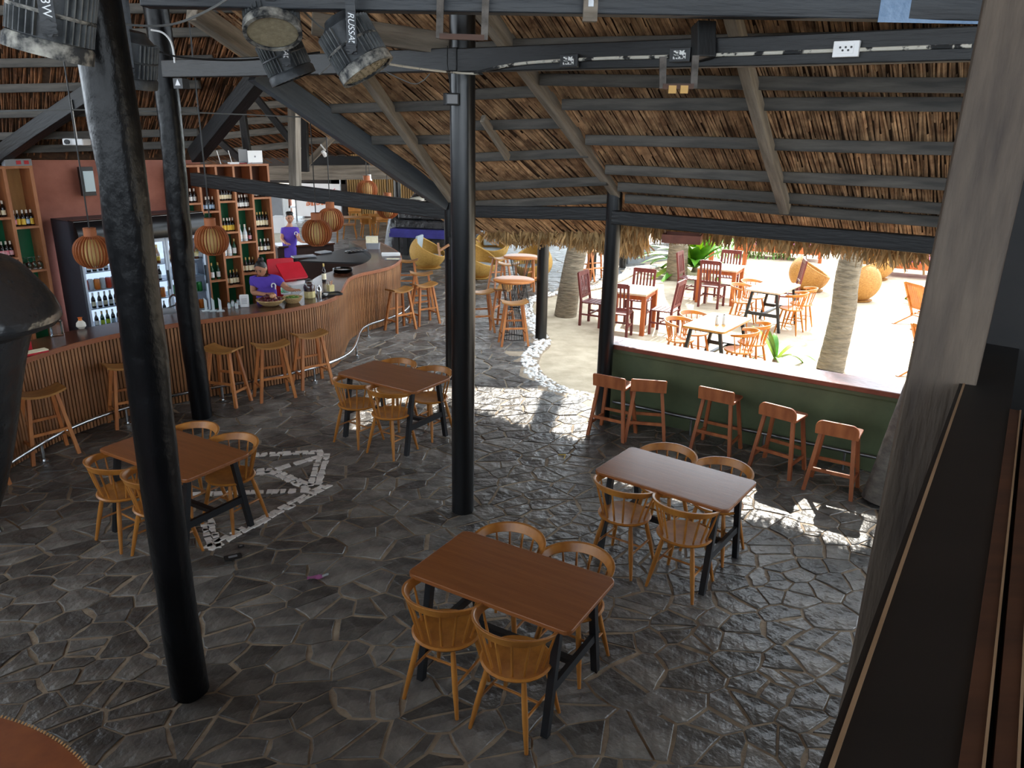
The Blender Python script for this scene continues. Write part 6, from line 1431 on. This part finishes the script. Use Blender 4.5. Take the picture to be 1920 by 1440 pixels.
for x, y, lab in ((660, 408, 'rear wooden table with papers on it'), (722, 404, 'rear wooden table beside the bamboo wall')):
    p = onz(x, y, .75); t = thing('rear_table', lab, 'table', (p.x, p.y + .2, 0), .2); mb = MB(); mb.prism(rrect(1.1, .65, .04), .72, .75); mb.build('tabletop', 'chair_wood', t)
    for sx in (-1, 1):
        for sy in (-1, 1): mb = MB(); mb.bar((sx * .48, sy * .27, .72), (sx * .52, sy * .30, 0), .04, .04, up=(0, 1, 0)); mb.build('leg', 'chair_wood', t)
t = thing('spare_lamp_bulb', 'white bulb holder above the lamp by the bamboo wall', 'bulb', ony(693, 338, 14.2)); mb = MB(); mb.ball((0, 0, 0), .045, 10, 8); mb.build('bulb', 'white_plastic', t, smooth=True); mb = MB(); mb.lathe([(.03, .03), (.03, .10)], 10); mb.build('holder', 'white_plastic', t, smooth=True); mb = MB(); mb.tube([(0, 0, .1), (0, 0, 3.4)], .006, 6); mb.build('cord', 'cable_black', t)
# ================================================================ stage lights
def basis(zax, xhint):
    z = Vector(zax).normalized(); x = Vector(xhint); x = (x - z * x.dot(z)).normalized(); y = z.cross(x); return Matrix((x, y, z)).transposed()
def par_light(label, loc, axis, s_=1.0, txt=None, square=False, arm=.44, dusty=True):
    loc = Vector(loc); t = thing('stage_light', label, 'stage light', loc, 0, 'stage lights on the roof beams')
    tocam = (CAM - loc).normalized(); ax = Vector(axis).normalized(); p = (tocam - ax * tocam.dot(ax)); p.z = 0
    p = (p - ax * p.dot(ax)).normalized(); B = basis(-ax, p)            # local z points to the back of the lamp
    r_ = .165 * s_
    def part(mb, nm, m, smooth=False): mb.v = [tuple(B @ (Vector(v) + Vector((0, 0, .05 * s_)))) for v in mb.v]; return mb.build(nm, m, t, smooth=smooth)
    mb = MB(); mb.lathe([(r_ * .86, -.10 * s_), (r_ * .86, .02 * s_), (r_ * .86, .03 * s_), (r_ * .82, .12 * s_), (r_ * .55, .16 * s_), (r_ * .5, .18 * s_)], 28); part(mb, 'housing', 'lamp_housing', True)
    mb = MB(); mb.lathe([(r_ * .9, -.165 * s_), (r_ * 1.04, -.165 * s_), (r_ * 1.04, -.115 * s_), (r_ * .97, -.10 * s_), (r_ * .86, -.10 * s_)], 32, caps=False); part(mb, 'front_ring', 'lamp_dust' if dusty else 'lamp_housing', True)
    mb = MB(); mb.lathe([(.001, -.150 * s_), (r_ * .92, -.150 * s_)], 32, caps=False); part(mb, 'lens', 'lamp_lens')
    mb = MB()
    for ring, n in ((.25, 6), (.45, 12), (.65, 18), (.82, 24)):
        for k in range(n): a = 2 * PI * k / n; mb.lathe([(.010 * s_, -.155 * s_), (.004 * s_, -.150 * s_)], 6, (r_ * ring * math.cos(a), r_ * ring * math.sin(a), 0))
    part(mb, 'led_cluster', 'lamp_lens')['kind'] = 'stuff'
    for z0, z1 in ((-.095, -.005), (.01, .115)):
        for k in range(36):
            a = 2 * PI * k / 36
            if abs(math.sin(a)) < .22 and math.cos(a) > 0: continue
            mb = MB(); c, s2 = math.cos(a), math.sin(a); mb.box((r_ * .93 * c, r_ * .93 * s2, (z0 + z1) / 2 * s_), (r_ * .16, .005 * s_, (z1 - z0) * s_), a); part(mb, 'fin', 'lamp_fin')
    mb = MB(); mb.lathe([(r_ * .99, -.006 * s_), (r_ * 1.01, .0), (r_ * .99, .008 * s_)], 32, caps=False); part(mb, 'mid_ring', 'lamp_dust' if dusty else 'lamp_housing', True)
    # yoke in world axes
    yw_ = Vector((0, 0, 1)).cross(p).normalized(); top = arm * s_
    for sg in (-1, 1):
        q = p * (sg * (r_ + .028 * s_)); mb = MB(); mb.bar(q - Vector((0, 0, .03 * s_)), q + Vector((0, 0, top)), .055 * s_, .012 * s_, up=p); mb.build('yoke_arm', 'beam_blue', t)
    mb = MB(); mb.bar(p * -(r_ + .034 * s_) + Vector((0, 0, top)), p * (r_ + .034 * s_) + Vector((0, 0, top)), .055 * s_, .012 * s_); mb.build('yoke_bridge', 'beam_blue', t)
    mb = MB(); mb.tube([Vector((0, 0, top)), Vector((0, 0, top + .5))], .016 * s_, 8); mb.build('hanging_bolt', 'steel_dull', t)
    mb = MB(); n = 24; K = basis(p, (0, 0, 1)); prof = [(.030 * s_ * (1 + .16 * math.cos(6 * 2 * PI * k / n)), 2 * PI * k / n) for k in range(n)]
    vs = [p * (r_ + .036 * s_ + dz) + K @ Vector((rr * math.cos(a), rr * math.sin(a), 0)) for dz in (0, .028 * s_) for rr, a in prof]
    mb.add(vs, [tuple(reversed(range(n))), tuple(range(n, 2 * n))] + [(i, (i + 1) % n, n + (i + 1) % n, n + i) for i in range(n)]); mb.build('knob', 'beam_blue', t, smooth=True)
    if txt:
        o = text_mesh(txt, .05 * s_ if len(txt) > 3 else .046 * s_, 'lettering', 'letter_white', t, .0006, .3 if len(txt) > 3 else 0, 1.0)
        xr = p.cross(Vector((0, 0, -1))).normalized(); M = Matrix((Vector((0, 0, -1)), p.cross(Vector((0, 0, -1))), p)).transposed(); o.rotation_euler = M.to_euler(); o.location = p * (r_ + .036 * s_) + Vector((0, 0, (.115 if len(txt) > 3 else .088) * s_))
        if square: mb = MB(); c = p * (r_ + .0355 * s_) + Vector((0, 0, .022 * s_)); mb.bar(c - Vector((0, 0, .016 * s_)), c + Vector((0, 0, .016 * s_)), .034 * s_, .0015, up=p); mb.build('lettering_block', 'letter_white', t)
    return t
def along(x, y, d): return CAM + ray(x, y).normalized() * d
par_light('big dusty stage light with white K3W lettering beside the log post', along(95, 50, 4.05), (-.24, .0, -.96), 1.0, 'K3W')
par_light('dusty stage light pointing its round lens at the camera', along(509, 31, 5.3), (.14, -.46, -.86), 1.0)
par_light('dark stage light half hidden behind the one showing its lens', along(538, 119, 6.0), (.35, .1, -.9), .95, 'RUSSA', True, dusty=False)
par_light('slanted stage light with star knob and white lettering on its yoke', along(671, 102, 5.05), (.52, -.05, -.86), 1.0, 'RUSSA', True)
par_light('dark stage light between the two black log posts', along(246, 126, 5.9), (-.22, .1, -.96), .95, dusty=False)

def cable(label, px, Y, r_=.006, m='cable_grey', nm='cable'):
    pts = spline([ony(x, y, Y if not isinstance(Y, (list, tuple)) else Y[i]) for i, (x, y) in enumerate(px)], 8); mb = MB(); b = pts[0].copy(); mb.tube([p - b for p in pts], r_, 6); o = mb.build(nm, m, smooth=True); o.location = b; return tag(o, label, 'cable')
cable('grey cable sagging from the log post to the top beam', [(168, -10), (205, 36), (262, 48), (330, 44), (400, 14), (450, -20)], 4.2)
cable('black cable looped between the log posts', [(212, 70), (240, 66), (268, 84), (330, 106), (430, 113), (520, 108), (600, 98)], 6.3, .008, 'cable_black')
cable('thin grey cable behind the lens showing light', [(570, 22), (610, 56), (655, 64), (700, 60)], 5.2, .006)
cable('frayed pale cord beside the slanted stage light', [(598, 140), (614, 126), (622, 118), (634, 106), (648, 96)], 5.6, .006)
cable('pale cord from the slanted light to the mid post', [(728, 120), (780, 128), (850, 136), (905, 139)], [5.6, 5.8, 6.1, 6.2], .008, 'conduit')
cable('thin cable drooping below the black beam near the mid post', [(714, 130), (770, 156), (792, 152), (806, 138)], 5.9, .004)
cable('horizontal thin steel rod in front of the bar truss', [(-20, 210), (130, 206), (360, 211), (620, 222)], [8.0, 8.3, 9.0, 9.8], .008, 'cable_grey')
cable('bent white cable on the knotty log post', [(283, 56), (306, 62), (322, 82), (328, 118)], 8.3, .010, 'white_plastic')
cable('black cable beside the first stage light', [(232, 66), (262, 96), (275, 132), (280, 165)], 5.4, .007, 'cable_black')

# conduit and sockets on the beam
bd = (Vector((3.6, 3.62, 0)) - Vector((-.44, 6.40, 0))).normalized(); bnrm = Vector((bd.y, -bd.x, 0))
if bnrm.y > 0: bnrm = -bnrm
BF = Vector((-.44, 6.40, 0)) + bnrm * .066
pts = [onpl(x, y, BF, bnrm) for x, y in ((882, 139), (940, 125), (1000, 117), (1120, 110), (1220, 107), (1400, 101), (1590, 94), (1700, 90), (1822, 86))]
mb = MB(); b0 = pts[0].copy(); mb.tube([p - b0 for p in spline(pts, 6)], .011, 8); o = mb.build('conduit', 'conduit', smooth=True); o.location = b0; tag(o, 'chipped white conduit running along the black beam', 'conduit')
ang = math.atan2(bd.y, bd.x)
for (x, y), wht, lab in (((1068, 114), False, 'black painted socket box on the beam nearer the mid post'), ((1276, 103), False, 'half painted socket box on the beam above the metal bracket'), ((1587, 92), True, 'white socket box on the beam near the big timber')):
    t = thing('socket_box', lab, 'socket', onpl(x, y, BF + bnrm * .012, bnrm), ang); mb = MB(); mb.box((0, 0, 0), (.14, .03, .085)); mb.build('case', 'white_plastic' if wht else 'black_plastic', t, bevel=.004)
    mb = MB(); mb.box((0, -.017, 0), (.085, .005, .05)); mb.build('face_plate', 'white_plastic' if wht else mat('chipped_plate', (30, 31, 33), (226, 226, 222), scale=60, rough=.5, contrast=(.48, .52)) if 'chipped_plate' not in MATS else 'chipped_plate', t)
    for k in range(5 if wht else 2): mb = MB(); mb.lathe([(.006, 0), (.006, .004)], 8); o = mb.build('pin_hole', 'black_plastic', t); o.rotation_euler = (R(90), 0, 0); o.location = (-.03 + k * .015, -.019, .008 * (-1) ** k)
def ubracket(label, px, Y, tape):
    (x0, y0), (x1, y1), (x2, y2), (x3, y3) = px; t = thing('metal_bracket', label, 'bracket', ony(x1, y1, Y)); b = t.location
    for a, c in (((x0, y0), (x1, y1)), ((x3, y3), (x2, y2))): mb = MB(); mb.bar(ony(*a, Y) - b, ony(*c, Y) - b, .04, .02, up=(0, 1, 0)); mb.build('arm', 'bracket', t)
    mb = MB(); mb.bar(ony(x1, y1 - 4, Y) - b, ony(x2, y2 - 4, Y) - b, .03, .03); mb.build('cross_bar', 'near_brown', t)
    if tape:
        for fx in (.30, .68): q = ony(x1 + (x2 - x1) * fx, y1 + 2, Y) - b; mb = MB(); mb.box((q.x, q.y - .02, q.z), (.045, .012, .045)); mb.build('tape', 'yellow_tape', t)
    return t
ubracket('rusty bracket with yellow tape bits under the conduit beam', ((1243, 106), (1242, 166), (1300, 166), (1304, 104)), 4.95, True)
ubracket('empty metal bracket on the top beam above the mid post', ((826, -10), (824, 72), (908, 75), (911, -10)), 4.82, False)
t = thing('beam_stub', 'short grey timber stub on the wide top beam', 'timber', ony(1107, 12, 4.82)); mb = MB(); mb.box((0, 0, 0), (.08, .05, .16)); mb.build('block', 'beam_grey', t); mb = MB(); mb.box((0, -.03, .02), (.03, .006, .05)); mb.build('plate', 'steel_dull', t)
beam('roof_beam', ony(1318, 45, 5.25), ony(1318, 112, 5.2), .12, .12, 'beam_black', None, 'short black upright between the two top beams')
# small fittings on posts
t = thing('spot_light', 'small black floodlight clipped to the mid post', 'spotlight', ony(846, 186, 6.35), R(25)); mb = MB(); mb.box((0, 0, 0), (.11, .07, .09)); o = mb.build('case', 'black_plastic', t, bevel=.006); mb = MB(); mb.box((-.005, -.037, 0), (.085, .006, .065)); mb.build('glass_front', 'grey_plastic', t); mb = MB(); mb.tube([(.05, 0, 0), (.12, .05, .02)], .012, 8); mb.build('arm', 'black_plastic', t); mb = MB(); mb.tube([(0, 0, .045), (-.03, 0, .25), (-.02, .02, .38)], .004, 6); mb.build('lead', 'cable_black', t)
t = thing('spot_light', 'small black box with white triangle on the knotty post', 'spotlight', ony(340, 157, 8.6), R(-20)); mb = MB(); mb.box((0, 0, 0), (.12, .10, .10)); o = mb.build('case', 'black_plastic', t); mb = MB(); mb.add([(-.035, -.053, -.02), (.035, -.053, -.02), (0, -.053, .045), (-.035, -.05, -.02), (.035, -.05, -.02), (0, -.05, .045)], [(0, 1, 2), (5, 4, 3)]); mb.build('white_triangle', 'white_plastic', t); mb = MB(); mb.tube([(0, .04, .03), (-.06, .12, .05)], .012, 6); mb.build('mount', 'black_plastic', t)  # plain white triangle on the front of a small black box
t = thing('wooden_peg', 'crossed wooden peg fixed to the slim post', 'peg', ony(828, 466, 10.35), R(10)); mb = MB(); mb.bar((.10, 0, .05), (-.05, -.04, -.03), .03, .03); mb.build('arm', 'fruit_onion', t); mb = MB(); mb.bar((-.05, -.03, .08), (-.03, -.05, -.09), .03, .03); mb.build('cross_piece', 'fruit_onion', t); mb = MB(); mb.box((.12, .02, 0), (.04, .04, .30)); mb.build('back_plate', 'black_plastic', t)
t = thing('spot_light', 'small white spotlight on the pale diagonal strut', 'spotlight', ony(611, 292, 16.5)); mb = MB(); mb.lathe([(.05, 0), (.035, .12)], 12); o = mb.build('shade', 'white_plastic', t, smooth=True); o.rotation_euler = (R(30), R(-30), 0); mb = MB(); mb.tube([(0, 0, .1), (-.1, .02, .22)], .015, 6); mb.build('arm', 'white_plastic', t)

# ================================================================ close to the camera: big timber, black ledge, slatted bench
post_c = Vector((1.345, 2.30, 0)); mb = MB(); n = 14; vs = []; fs = []
for i in range(n + 1):
    z = i / n * 4.6; j = random.uniform(-.003, .003)
    for sx, sy in ((-1, -1), (1, -1), (1, 1), (-1, 1)): vs.append((sx * (.092 + j) + .012 * (z - 3), sy * .09, z))
for i in range(n):
    for k in range(4): fs.append((i * 4 + k, i * 4 + (k + 1) % 4, i * 4 + 4 + (k + 1) % 4, i * 4 + 4 + k))
fs += [(3, 2, 1, 0), (n * 4, n * 4 + 1, n * 4 + 2, n * 4 + 3)]
mb.add(vs, fs); o = mb.build('timber_post', 'post_grey', bevel=.006); o.location = post_c; o.rotation_euler = (0, 0, R(-27)); tag(o, 'big square weathered timber post standing by the black ledge', 'post')
LZ = 2.70
e0, e1 = onz(1535, 1440, LZ), onz(1740, 880, LZ); ld = (e1 - e0).normalized()
f0 = onz(1800, 1440, LZ); wid = (f0 - e0).dot(Vector((ld.y, -ld.x, 0))); nr = Vector((ld.y, -ld.x, 0))
a, b = e0 - ld * 1.6, e0 + ld * 2.6
t = thing('balcony_ledge', 'wide black ledge running beside the big timber post', 'ledge', (a.x, a.y, 0)); L0 = t.location
mb = MB(); mb.prism([(q.x - L0.x, q.y - L0.y) for q in (a, a + nr * wid, b + nr * wid, b)], LZ - .10, LZ); mb.build('ledge_board', 'near_black', t)
mb = MB(); q0, q1 = a + nr * .012, b + nr * .012; mb.bar((q0.x - L0.x, q0.y - L0.y, LZ - .004), (q1.x - L0.x, q1.y - L0.y, LZ - .004), .006, .012); mb.build('pale_edge', 'near_edge', t)  # the strip is a narrow pale line along the ledge edge
mb = MB(); mb.prism([(q.x - L0.x, q.y - L0.y) for q in (a + nr * .06, a + nr * wid * .95, b + nr * wid * .95, b + nr * .06)], 0, LZ - .10); mb.build('ledge_wall', 'near_black', t)
t = thing('slatted_bench', 'dark brown slatted seat with pale slat edges beside the ledge', 'bench', (f0.x, f0.y, 0)); L0 = t.location; w_ = 0.0
for k in range(7):
    c0 = f0 - ld * 1.4 + nr * (.010 + k * .034); c1 = f0 + ld * 1.5 + nr * (.010 + k * .034); mb = MB(); mb.bar((c0.x - L0.x, c0.y - L0.y, LZ - .012), (c1.x - L0.x, c1.y - L0.y, LZ - .012), .024, .03); mb.build('slat', 'near_brown', t)
    mb = MB(); d_ = nr * .0125; mb.bar((c0.x + d_.x - L0.x, c0.y + d_.y - L0.y, LZ + .003), (c1.x + d_.x - L0.x, c1.y + d_.y - L0.y, LZ + .003), .0035, .004); mb.build('slat_edge', 'near_edge', t)
c0 = f0 - ld * 1.4 + nr * .01; c1 = f0 + ld * 1.5 + nr * .01; mb = MB(); mb.prism([(q.x - L0.x, q.y - L0.y) for q in (c0, c0 + nr * .28, c1 + nr * .28, c1)], 0, LZ - .05); mb.build('bench_body', 'near_black', t)
t = thing('dark_screen', 'tall dark boarded screen behind the big timber post', 'screen', (2.36, 2.13, 0), R(-42)); mb = MB(); mb.box((0, 0, 1.66), (1.9, .06, 3.32)); mb.build('board', 'near_black', t)
for k in range(4): mb = MB(); mb.box((-.52 + k * .34, -.04, 1.66), (.03, .03, 3.30)); mb.build('batten', 'near_black', t)
mb = MB(); mb.box((-.36, -.06, 3.27), (.14, .08, .09)); mb.build('block', 'near_brown', t)

# black draped cover at the side of the balcony
OUT = [(478, -30), (490, 2), (505, 24), (520, 40), (545, 63), (570, 82), (592, 94), (606, 97), (616, 90), (624, 68), (632, 46), (646, 42), (680, 36), (740, 29), (800, 24), (860, 18), (920, 8), (965, -4), (1010, -20)]
Yc = 1.95; cx = ony(-90, 600, Yc).x; t = thing('draped_cover', 'glossy black vinyl cover draped over a stand by the balcony', 'cover', (cx, Yc, 0)); mb = MB(); N = 40; vs = []; fs = []
prof = []
for i in range(len(OUT) - 1):
    for k in range(3): f_ = k / 3; prof.append((OUT[i][0] + (OUT[i + 1][0] - OUT[i][0]) * f_, OUT[i][1] + (OUT[i + 1][1] - OUT[i][1]) * f_))
for j, (py, px) in enumerate(prof):
    q = ony(px, py, Yc); rr = q.x - cx
    for i in range(N):
        a = 2 * PI * i / N; fold = 1 + .05 * math.sin(a * 5 + j * .12) * (1 if j > 8 else .3) + .02 * math.sin(a * 11 - j * .2); f2 = 1 + (fold - 1) * min(1, (1 - math.cos(a)) * 2)
        vs.append((rr * f2 * math.cos(a), rr * f2 * .9 * math.sin(a), q.z))
n = len(prof)
for j in range(n - 1):
    for i in range(N): fs.append((j * N + i, j * N + (i + 1) % N, (j + 1) * N + (i + 1) % N, (j + 1) * N + i))
fs += [tuple(range(N)), tuple(reversed(range((n - 1) * N, n * N)))]
mb.add(vs, fs); mb.build('vinyl', 'tarp_black', t, smooth=True); mb = MB(); mb.tube([(0, 0, 3.0), (-1.9, 0, 3.0), (-1.95, 0, 2.95), (-1.95, 0, 0)], .025, 10); mb.build('stand_pole', 'near_black', t); mb = MB(); mb.lathe([(.25, 0), (.25, .03)], 24, (-1.95, 0, 0)); mb.build('stand_foot', 'near_black', t)

# round leather topped table in the corner
TZ = .76; A_, B_, C_ = (onz(0, 1341, TZ), onz(88, 1374, TZ), onz(172, 1444, TZ))
def circ(a, b, c):
    d = 2 * (a.x * (b.y - c.y) + b.x * (c.y - a.y) + c.x * (a.y - b.y)); s_ = [p.x ** 2 + p.y ** 2 for p in (a, b, c)]
    ux = (s_[0] * (b.y - c.y) + s_[1] * (c.y - a.y) + s_[2] * (a.y - b.y)) / d; uy = (s_[0] * (c.x - b.x) + s_[1] * (a.x - c.x) + s_[2] * (b.x - a.x)) / d; return Vector((ux, uy, 0)), math.hypot(a.x - ux, a.y - uy)
cc, cr_ = circ(A_, B_, C_)
t = thing('round_table', 'round table with brown leather top and pale stitched rim', 'table', cc); mb = MB(); mb.lathe([(.001, TZ - .05), (cr_ - .02, TZ - .05), (cr_, TZ - .035), (cr_, TZ - .012), (cr_ - .012, TZ), (.001, TZ)], 80, caps=False); mb.build('tabletop', 'leather_brown', t, smooth=True)
sm_ = MB(); sm_.box((0, 0, 0), (.007, .016, .004)); sm_ = sm_.mesh('stitch'); sm_.materials.append(MATS['stitch']); k = 0
ns = int(2 * PI * cr_ / .021)
for i in range(ns):
    a = 2 * PI * i / ns; u, v, D = toimg(cc + Vector((cr_ * math.cos(a), cr_ * math.sin(a), TZ)))
    if D > 0 and -60 < u < 260 and v < 1500: o = mkobj('stitch', sm_, None, t); o.location = ((cr_ - .004) * math.cos(a), (cr_ - .004) * math.sin(a), TZ - .002); o.rotation_euler = (0, 0, a + PI / 2 + .5)
mb = MB(); mb.lathe([(.05, .02), (.05, TZ - .05)], 16); mb.build('pedestal', 'table_iron', t, smooth=True); mb = MB(); mb.lathe([(.3, 0), (.3, .02)], 30); mb.build('foot', 'table_iron', t)
print('round table', cc, cr_)
# little things lying on the floor
for (x, y), L, lab in (((437, 1047), .14, 'dark metal drain plate set in the floor near the mosaic'), ((452, 1027), .05, 'small dark stud in the floor near the mosaic')):
    p = onz(x, y); t = thing('floor_plate', lab, 'plate', p + Vector((0, 0, .008)), .5); mb = MB(); mb.prism(rrect(L, L * .55, L * .1), 0, .01); mb.build('plate', 'near_black', t); mb = MB(); mb.prism(rrect(L * .5, L * .2, L * .05), .01, .013); mb.build('slot', 'grey_plastic', t)
t = thing('yellow_straw', 'bent yellow straw lying on the sunlit floor', 'straw', onz(1052, 858) + Vector((0, 0, .012))); mb = MB(); mb.tube([(-.03, .05, 0), (.05, .06, 0), (.03, -.05, 0)], .004, 6); mb.build('tube', 'label_yellow', t); mb = MB(); mb.lathe([(.005, 0), (.005, .004)], 6, (.05, .06, -.002)); mb.build('bend', 'label_yellow', t)

t = thing('paper_scrap', 'crumpled purple paper scrap on the dark floor', 'paper', onz(592, 1086) + Vector((0, 0, .012)), .3); mb = MB(); mb.grid(lambda u, v: ((u - .5) * .13, (v - .5) * .05, .012 * math.sin(u * 7) * math.sin(v * 5 + 1) + .008), 8, 5); mb.build('sheet', 'cushion_mauve', t, smooth=True); mb = MB(); mb.grid(lambda u, v: (.05 + u * .05, -.02 + v * .03, .012 + .01 * u), 4, 3); mb.build('torn_corner', 'cushion_grey', t)
